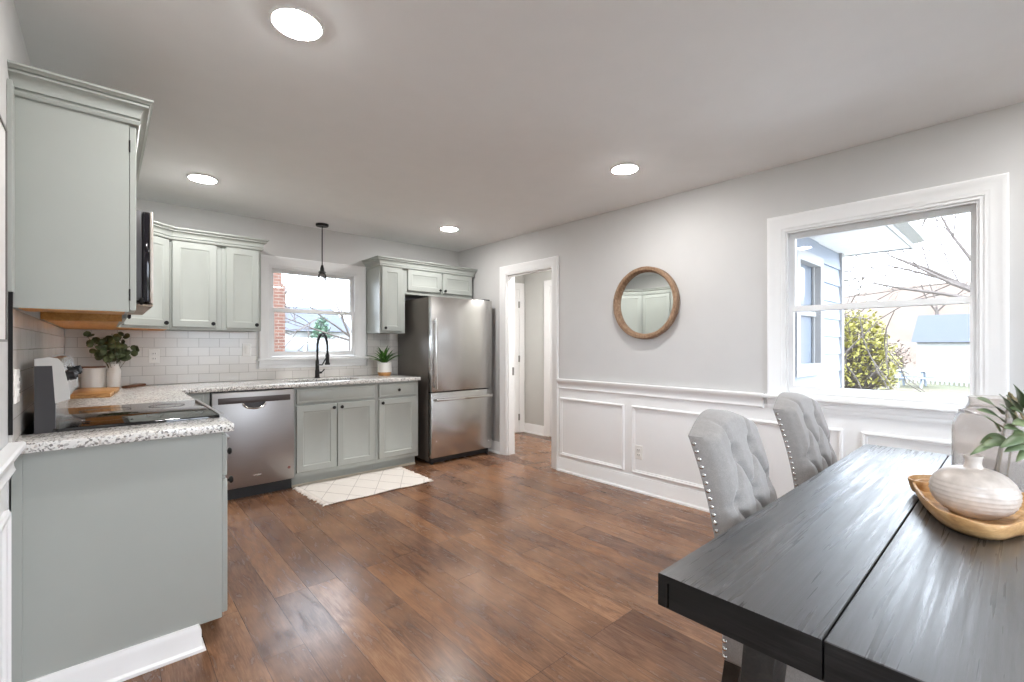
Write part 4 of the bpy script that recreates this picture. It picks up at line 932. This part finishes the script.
LV = [((1002, 414), (976.5, 398), .034, 1.29), ((1004, 422), (977, 409.5), .026, 1.27), ((1010, 412), (999, 394), .030, 1.30), ((1018, 412), (1006, 395), .028, 1.31), ((1021, 408), (1013.5, 384), .036, 1.29),
      ((1016, 424), (1000, 404), .026, 1.27), ((1000, 432), (984, 415.5), .014, 1.25), ((1004, 436), (980, 443), .022, 1.24), ((1012, 442), (982, 446), .028, 1.22), ((1000, 440), (970, 455), .016, 1.22),
      ((1020, 430), (1004, 428), .024, 1.25), ((1028, 420), (1010, 408), .030, 1.28), ((1030, 412), (1024, 390), .034, 1.28), ((1034, 428), (1012, 424), .034, 1.24), ((1030, 444), (1004, 452), .022, 1.22),
      ((1036, 440), (1016, 462), .022, 1.22), ((1040, 410), (1042, 386), .034, 1.28), ((1050, 420), (1066, 402), .034, 1.28), ((1048, 430), (1072, 432), .034, 1.26), ((1040, 436), (1056, 452), .028, 1.24), ((1024, 432), (1014, 442), .026, 1.22), ((1026, 436), (1000, 448), .022, 1.2)]
for b_, t_, w, dp in LV:
    leaf(bl, at(*b_, dp+.02), at(*t_, dp-.02), w*1.25*dp/1.28, (-.35, -.45, .8), .06, .18, 8)
finish(bs, 'stem', M['stem'], sg); thicken(finish(bl, 'leaves', M['sagel'], sg, 80), .001)

# ================================================================== OUTSIDE
GZ = -.50
bm = bmn(); n = 60
def gh(x, y):
    d = max(0, (x*.62+y*.18)-30); return GZ+.0042*d*d*(1 if d < 40 else 1)+.05*noise.noise(Vector((x*.2, y*.2, 0)))
V = [[bm.verts.new((-30+110*i/n, -40+110*j/n, gh(-30+110*i/n, -40+110*j/n))) for j in range(n+1)] for i in range(n+1)]
for i in range(n):
    for j in range(n): bm.faces.new((V[i][j], V[i+1][j], V[i+1][j+1], V[i][j+1]))
lawn = finish(bm, 'ground', M['grass']); tag(lawn, 'mown lawn outside the windows, green fading to tan', 'lawn', None, 'structure')
# wooded slope far behind
bm = bmn(); n = 40
def hh(a, k): return GZ+(.4+8.5*k)*(1+.25*noise.noise(Vector((a*6, k*2, 5))))
V = []
for i in range(n+1):
    a = math.radians(-30+95*i/n)
    V.append([bm.verts.new(((46+16*k/5)*math.cos(a), (46+16*k/5)*math.sin(a), hh(a, k/5)-1.2)) for k in range(6)])
for i in range(n):
    for k in range(5): bm.faces.new((V[i][k], V[i+1][k], V[i+1][k+1], V[i][k+1]))
tag(finish(bm, 'hillside', M['woods']), 'pinkish brown wooded slope far beyond the yard', 'hillside', None, 'structure')
# wing of the house, seen through the right window
wg = thing('house_wing', (5.2, 1.6, GZ), 'pale blue lap-sided wing of the house outside the right window', 'house')
WY, WX = 1.50, 6.74
pts = [(WY+.10, GZ)]
z = GZ
while z < 2.37: pts += [(WY-.006, z), (WY+.012, min(z+.205, 2.38))]; z += .205
pts += [(WY+.10, pts[-1][1])]
wx0, wx1, wz0, wz1 = 5.06, 5.80, 1.02, 2.12
bm = bmn(); prism(bm, pts, lambda y, z, d: (d, y, z), XR+.13, wx0-.06); prism(bm, pts, lambda y, z, d: (d, y, z), wx1+.06, WX)
lo_ = [p for p in pts if p[1] <= .95]; lo_ = lo_+[(WY+.10, lo_[-1][1])]; prism(bm, lo_, lambda y, z, d: (d, y, z), wx0-.06, wx1+.06)
box(bm, wx0-.06, wx1+.06, WY+.0, WY+.10, 2.19, 2.38); finish(bm, 'siding', M['siding'], wg)
bm = bmn(); box(bm, WX-.005, WX+.09, WY-.022, WY+.10, GZ, 2.38); box(bm, WX+.02, WX+.09, WY+.10, 4.9, GZ, 2.38); finish(bm, 'corner_board', M['paintwhite'], wg)
bm = bmn(); cellslab(bm, [wx0-.07, wx0+.03, wx1-.03, wx1+.07], [wz0-.09, wz0+.03, wz1-.03, wz1+.07], lambda a, b: not inrect(a, b, (wx0+.03, wx1-.03, wz0+.03, wz1-.03)), -.045, .04, XZ(1, WY)); ww = finish(bm, 'window', M['paintwhite'], wg)
bm = bmn(); box(bm, wx0+.03, wx1-.03, WY+.0, WY+.03, 1.55, 1.60); box(bm, wx0+.03, wx0+.07, WY+.01, WY+.03, wz0, wz1); box(bm, wx1-.07, wx1-.03, WY+.01, WY+.03, wz0, wz1); finish(bm, 'sash', M['paintwhite'], ww)
finish(mb(box, wx0+.03, wx1-.03, WY+.035, WY+.045, wz0, wz1), 'pane', M['extglass'], ww)
finish(mb(box, XR+.13, WX+.26, .86, WY+3.4, 2.375, 2.40), 'soffit', plain('soffit_white', srgb(226, 226, 226), .5), wg)
bm = bmn(); box(bm, XR+.13, WX+.26, .845, .862, 2.36, 2.54); box(bm, WX+.245, WX+.262, .86, WY+3.4, 2.36, 2.54); finish(bm, 'fascia', M['paintwhite'], wg)
bm = bmn(); prism(bm, [(.844, 2.42), (.75, 2.44), (.73, 2.53), (.742, 2.53), (.76, 2.452), (.844, 2.435)], lambda y, z, d: (d, y, z), XR+.13, WX+.30); finish(bm, 'gutter', M['paintwhite'], wg)
bm = bmn(); prism(bm, [(.80, 2.545), (2.9, 3.5), (5.0, 2.545)], lambda y, z, d: (d, y, z), XR+.13, WX+.30); finish(bm, 'roof', M['roof'], wg)
def shed(name, o, w, dpt, h, rise, label, rz=0, ridge='x'):
    t_ = thing(name, (o[0], o[1], o[2]), label, 'shed' if 'shed' in name else 'house'); x, y, z = o
    finish(mb(box, x-w/2, x+w/2, y-dpt/2, y+dpt/2, z, z+h), 'wall', M['paintwhite'], t_)
    bm = bmn()
    if ridge == 'x': prism(bm, [(y-dpt/2-.25, z+h-.05), (y, z+h+rise), (y+dpt/2+.25, z+h-.05)], lambda a, b, d: (d, a, b), x-w/2-.2, x+w/2+.2)
    else: prism(bm, [(x-w/2-.25, z+h-.05), (x, z+h+rise), (x+w/2+.25, z+h-.05)], lambda a, b, d: (a, d, b), y-dpt/2-.2, y+dpt/2+.2)
    finish(bm, 'roof', M['roof'], t_)
    bm = bmn(); box(bm, x-w*.15, x+w*.15, y-dpt/2-.03, y-dpt/2+.01, z+.05, z+h*.8); box(bm, x-w/2-.03, x-w/2+.01, y-.5, y+.5, z+.05, z+h*.8); finish(bm, 'door', M['paintwhite'], t_)
    t_.rotation_euler = (0, 0, rz); return t_
shed('garden_shed', (31.5, .95, GZ-.05), 4.0, 5.0, 2.0, 1.35, 'white shed with a blue-grey roof across the yard, in the right window', 0, 'y')
fn = thing('picket_fence', (26.9, 1.6, GZ), 'low white picket fence in front of the shed', 'fence')
A, B = Vector((27.8, 3.6)), Vector((25.9, -.3))
bm = bmn()
for k in range(26):
    p = A.lerp(B, k/25); prism(bm, [(-.04, GZ-.05), (.04, GZ-.05), (.04, GZ+.66), (0, GZ+.74), (-.04, GZ+.66)], lambda a, b, d: (p.x+d, p.y+a, b), -.01, .01)
finish(bm, 'pickets', M['paintwhite'], fn)
bm = bmn()
for z in (.18, .52): tube(bm, [(A.x+.02, A.y, GZ+z), (B.x+.02, B.y, GZ+z)], .025, 4)
finish(bm, 'rail', M['paintwhite'], fn)
pt = thing('picnic_table', (25.2, 3.05, GZ), 'pale garden table with benches by the picket fence', 'table')
finish(mb(box, 24.85, 25.55, 2.45, 3.75, GZ+.66, GZ+.72, .01), 'tabletop', M['siding'], pt)
for s_ in (-.62, .62): finish(mb(box, 25.2+s_-.12, 25.2+s_+.12, 2.45, 3.75, GZ+.38, GZ+.43, .01), 'bench', M['siding'], pt)
for y in (2.75, 3.45):
    bm = bmn(); tube(bm, [(24.5, y, GZ-.03), (25.0, y, GZ+.68)], .04, 4); tube(bm, [(25.9, y, GZ-.03), (25.4, y, GZ+.68)], .04, 4); tube(bm, [(24.6, y, GZ+.36), (25.8, y, GZ+.36)], .035, 4); finish(bm, 'leg', M['siding'], pt)
pl = thing('planter_box', (27.0, 4.6, GZ), 'small dark planter box on the lawn under the shrubs', 'planter')
finish(mb(box, 26.7, 27.3, 4.3, 4.9, GZ-.05, GZ+.42, .02), 'box', M['darkgrey'], pl)
finish(mb(box, 26.75, 27.25, 4.35, 4.85, GZ+.40, GZ+.43), 'soil', M['soil'], pl)
def shrub(name, c, rx, rz, n, ls, mat, label, cat, seed, twig=None, flat=.9):
    random.seed(seed); t_ = thing(name, (c[0], c[1], c[2]), label, cat); bm = bmn(); bs = bmn()
    for k in range(n):
        a, b = random.uniform(0, 2*PI), math.asin(random.uniform(-.5, 1)); r = random.uniform(.55, 1)**.6*(1+.25*noise.noise(Vector((math.cos(a)*1.7, math.sin(a)*1.7, b*2+seed))))
        p = Vector((c[0]+rx*r*math.cos(a)*math.cos(b), c[1]+rx*r*math.sin(a)*math.cos(b), c[2]+rz*.42+rz*.58*r*math.sin(b)))
        d = Vector((random.uniform(-1, 1), random.uniform(-1, 1), random.uniform(-.3, 1))).normalized(); leaf(bm, p, p+d*ls*random.uniform(.7, 1.3), ls*.55, None, .05, .2, 3)
        if k % 9 == 0: tube(bs, [(c[0]+random.uniform(-.1, .1), c[1]+random.uniform(-.1, .1), c[2]-.05), p.lerp(Vector(c), .45)+Vector((0, 0, .1)), p], [.035, .02, .008], 5)
    finish(bs, 'branches', M['bark'], t_); finish(bm, 'foliage', mat, t_, 80); return t_
shrub('bush', (18.2, 3.65, GZ), 1.05, 2.9, 2600, .15, M['bushleaf'], 'tall yellow-green bush at the corner of the house wing', 'bush', 3)
shrub('shrub', (22.0, 4.0, GZ), .8, 1.1, 900, .13, M['twig'], 'grey twiggy shrub at the foot of the yellow-green bush', 'shrub', 4)
shrub('shrub', (31, 5.6, GZ), 1.7, 2.2, 1500, .18, M['twig'], 'pale pinkish shrub beside the dark planter box', 'shrub', 5)
shrub('shrub', (27.4, .9, GZ), .6, 1.5, 600, .12, M['bushleaf'], 'small yellow-green shrub in front of the white shed', 'shrub', 6)
def bare_tree(base, h, seed, label, lean=(0, 0), spread=.55, depth=5, r0=.16, first=None):
    random.seed(seed); t_ = thing('bare_tree', base, label, 'tree'); bt, bb = bmn(), bmn()
    def grow(bm, p, d, L, r, k):
        pts, rs = [p], [r]
        for i in range(4):
            d = (d+Vector((random.uniform(-.16, .16), random.uniform(-.16, .16), random.uniform(-.10, .12)))).normalized(); p = p+d*L/4; pts.append(p); rs.append(max(.012, r*(1-.16*(i+1))))
        tube(bm, pts, rs, 6 if k > 2 else 4)
        if k == 0: return
        for q in range(3 if k > 1 else 2):
            a = random.uniform(0, 2*PI); s_ = d.cross(Vector((math.cos(a), math.sin(a), .3))).normalized()
            nd = (d*random.uniform(.5, .9)+s_*spread*random.uniform(.7, 1.4)).normalized(); grow(bb, pts[random.choice((2, 3, 4))], nd, L*random.uniform(.6, .85), rs[-1]*random.uniform(.55, .8), k-1)
    p = Vector(base); d = Vector((lean[0], lean[1], 1)).normalized()
    tube(bt, [p-Vector((0, 0, .1)), p+d*h*.12, p+d*h*.3], [r0*1.25, r0, r0*.85], 10)
    top = p+d*h*.3
    for dv in (first or [(.7, 0, .8), (-.5, .6, .8), (-.4, -.6, .9), (0, 0, 1)]): grow(bb, top-d*h*.02*random.random(), (Vector(dv)).normalized(), h*.30, r0*.52, depth-1)
    finish(bt, 'trunk', M['bark'], t_); finish(bb, 'branches', M['bark'], t_); return t_
bare_tree((13.4, -.2, GZ), 8.4, 21, 'bare branching tree whose limbs spread across the right window', (0, .05), .5, 5, .11, [(-.25, 1, .26), (-.1, 1, .5), (.2, 1, .38), (-.2, .7, .9), (.5, -.4, .9), (.3, 1, .7)])
bare_tree((38, 8.5, .3), 9, 22, 'distant bare tree on the slope left of the shed', (0, 0), .5, 4, .12)
bare_tree((41, 3.8, .9), 9, 23, 'distant bare tree on the slope behind the shed', (0, 0), .5, 4, .12)
# through the sink window
ck = thing('brick_chimney', (2.1, 10.0, GZ), 'red brick chimney outside, at the left edge of the sink window', 'chimney')
finish(mb(box, 1.70, 2.616, 9.60, 10.40, GZ-.05, 2.38), 'stack', M['brick'], ck)
bm = bmn(); prism(bm, [(1.70, 2.38), (2.616, 2.38), (2.556, 2.46), (2.556, 6.0), (1.70, 6.0)], lambda a, b, d: (a, d, b), 9.60, 10.40); finish(bm, 'flue', M['brick'], ck)
vn = thing('white_van', (6.3, 20.2, GZ), 'white van parked beyond the sink window', 'van')
bm = bmn(); prism(bm, [(4.9, GZ+.30), (8.6, GZ+.30), (8.75, GZ+.7), (8.5, GZ+1.05), (7.9, GZ+1.15), (7.35, GZ+1.95), (7.0, GZ+2.05), (5.0, GZ+2.05), (4.85, GZ+1.9), (4.8, GZ+.5)], lambda a, b, d: (a, d, b), 19.4, 21.1); bevel_all(bm, .06); finish(bm, 'body', M['carpaint'], vn)
for a, b in ((5.25, 5.95), (6.10, 6.60)):
    bm = bmn(); box(bm, a, b, 19.385, 19.42, GZ+1.35, GZ+1.80, .01); finish(bm, 'window', M['extglass'], vn)
for x in (5.5, 7.9):
    for y in (19.42, 20.9): finish(mb(lathe, [(0, 0), (.30, 0), (.33, .03), (.33, .17), (.30, .2), (0, .2)], (x, y, GZ+.33), 'y', 24), 'wheel', M['rubber'], vn)
shed('neighbour_house', (6.5, 30.5, GZ), 9, 7, 2.6, 1.6, 'pale neighbouring house beyond the van', 0, 'x')
et = shrub('evergreen_tree', (8.97, 26.0, GZ), .62, 3.35, 1300, .2, M['evergreen'], 'blue-green evergreen behind the kitchen faucet, through the sink window', 'tree', 9)
finish(mb(lathe, [(.09, -.65), (.06, .6)], (8.97, 26.0, GZ+.55), 'z', 10), 'trunk', M['bark'], et)
bare_tree((5.2, 12.6, GZ), 6.6, 31, 'bare tree at the right edge of the sink window view', (-.03, 0), .6, 5, .06, [(-.9, 0, .7), (-.5, .3, 1), (.4, -.2, 1), (-1, .2, .3), (-.7, -.2, 1)])
pa = mb(box, -4.5, 4.6, YF-4.2, YF-.14, -.20, -.06, .01)  # added slab, unseen, bounces daylight in toward the ceiling
tag(finish(pa, 'patio', plain('pale_concrete', srgb(150, 148, 144), .8, 0, .2)), 'added pale concrete patio to bounce daylight, outside the door behind the camera', 'patio', None, 'structure')

sp = mb(box, XR+.14, 9.2, -2.6, WY-.01, -.60, -.44, .01)  # added paving, out of view, bounces daylight onto soffit and ceiling
tag(finish(sp, 'terrace', plain('light_paving', srgb(190, 188, 184), .8, 0, .2)), 'added pale paved terrace to bounce daylight, under the right window', 'terrace', None, 'structure')
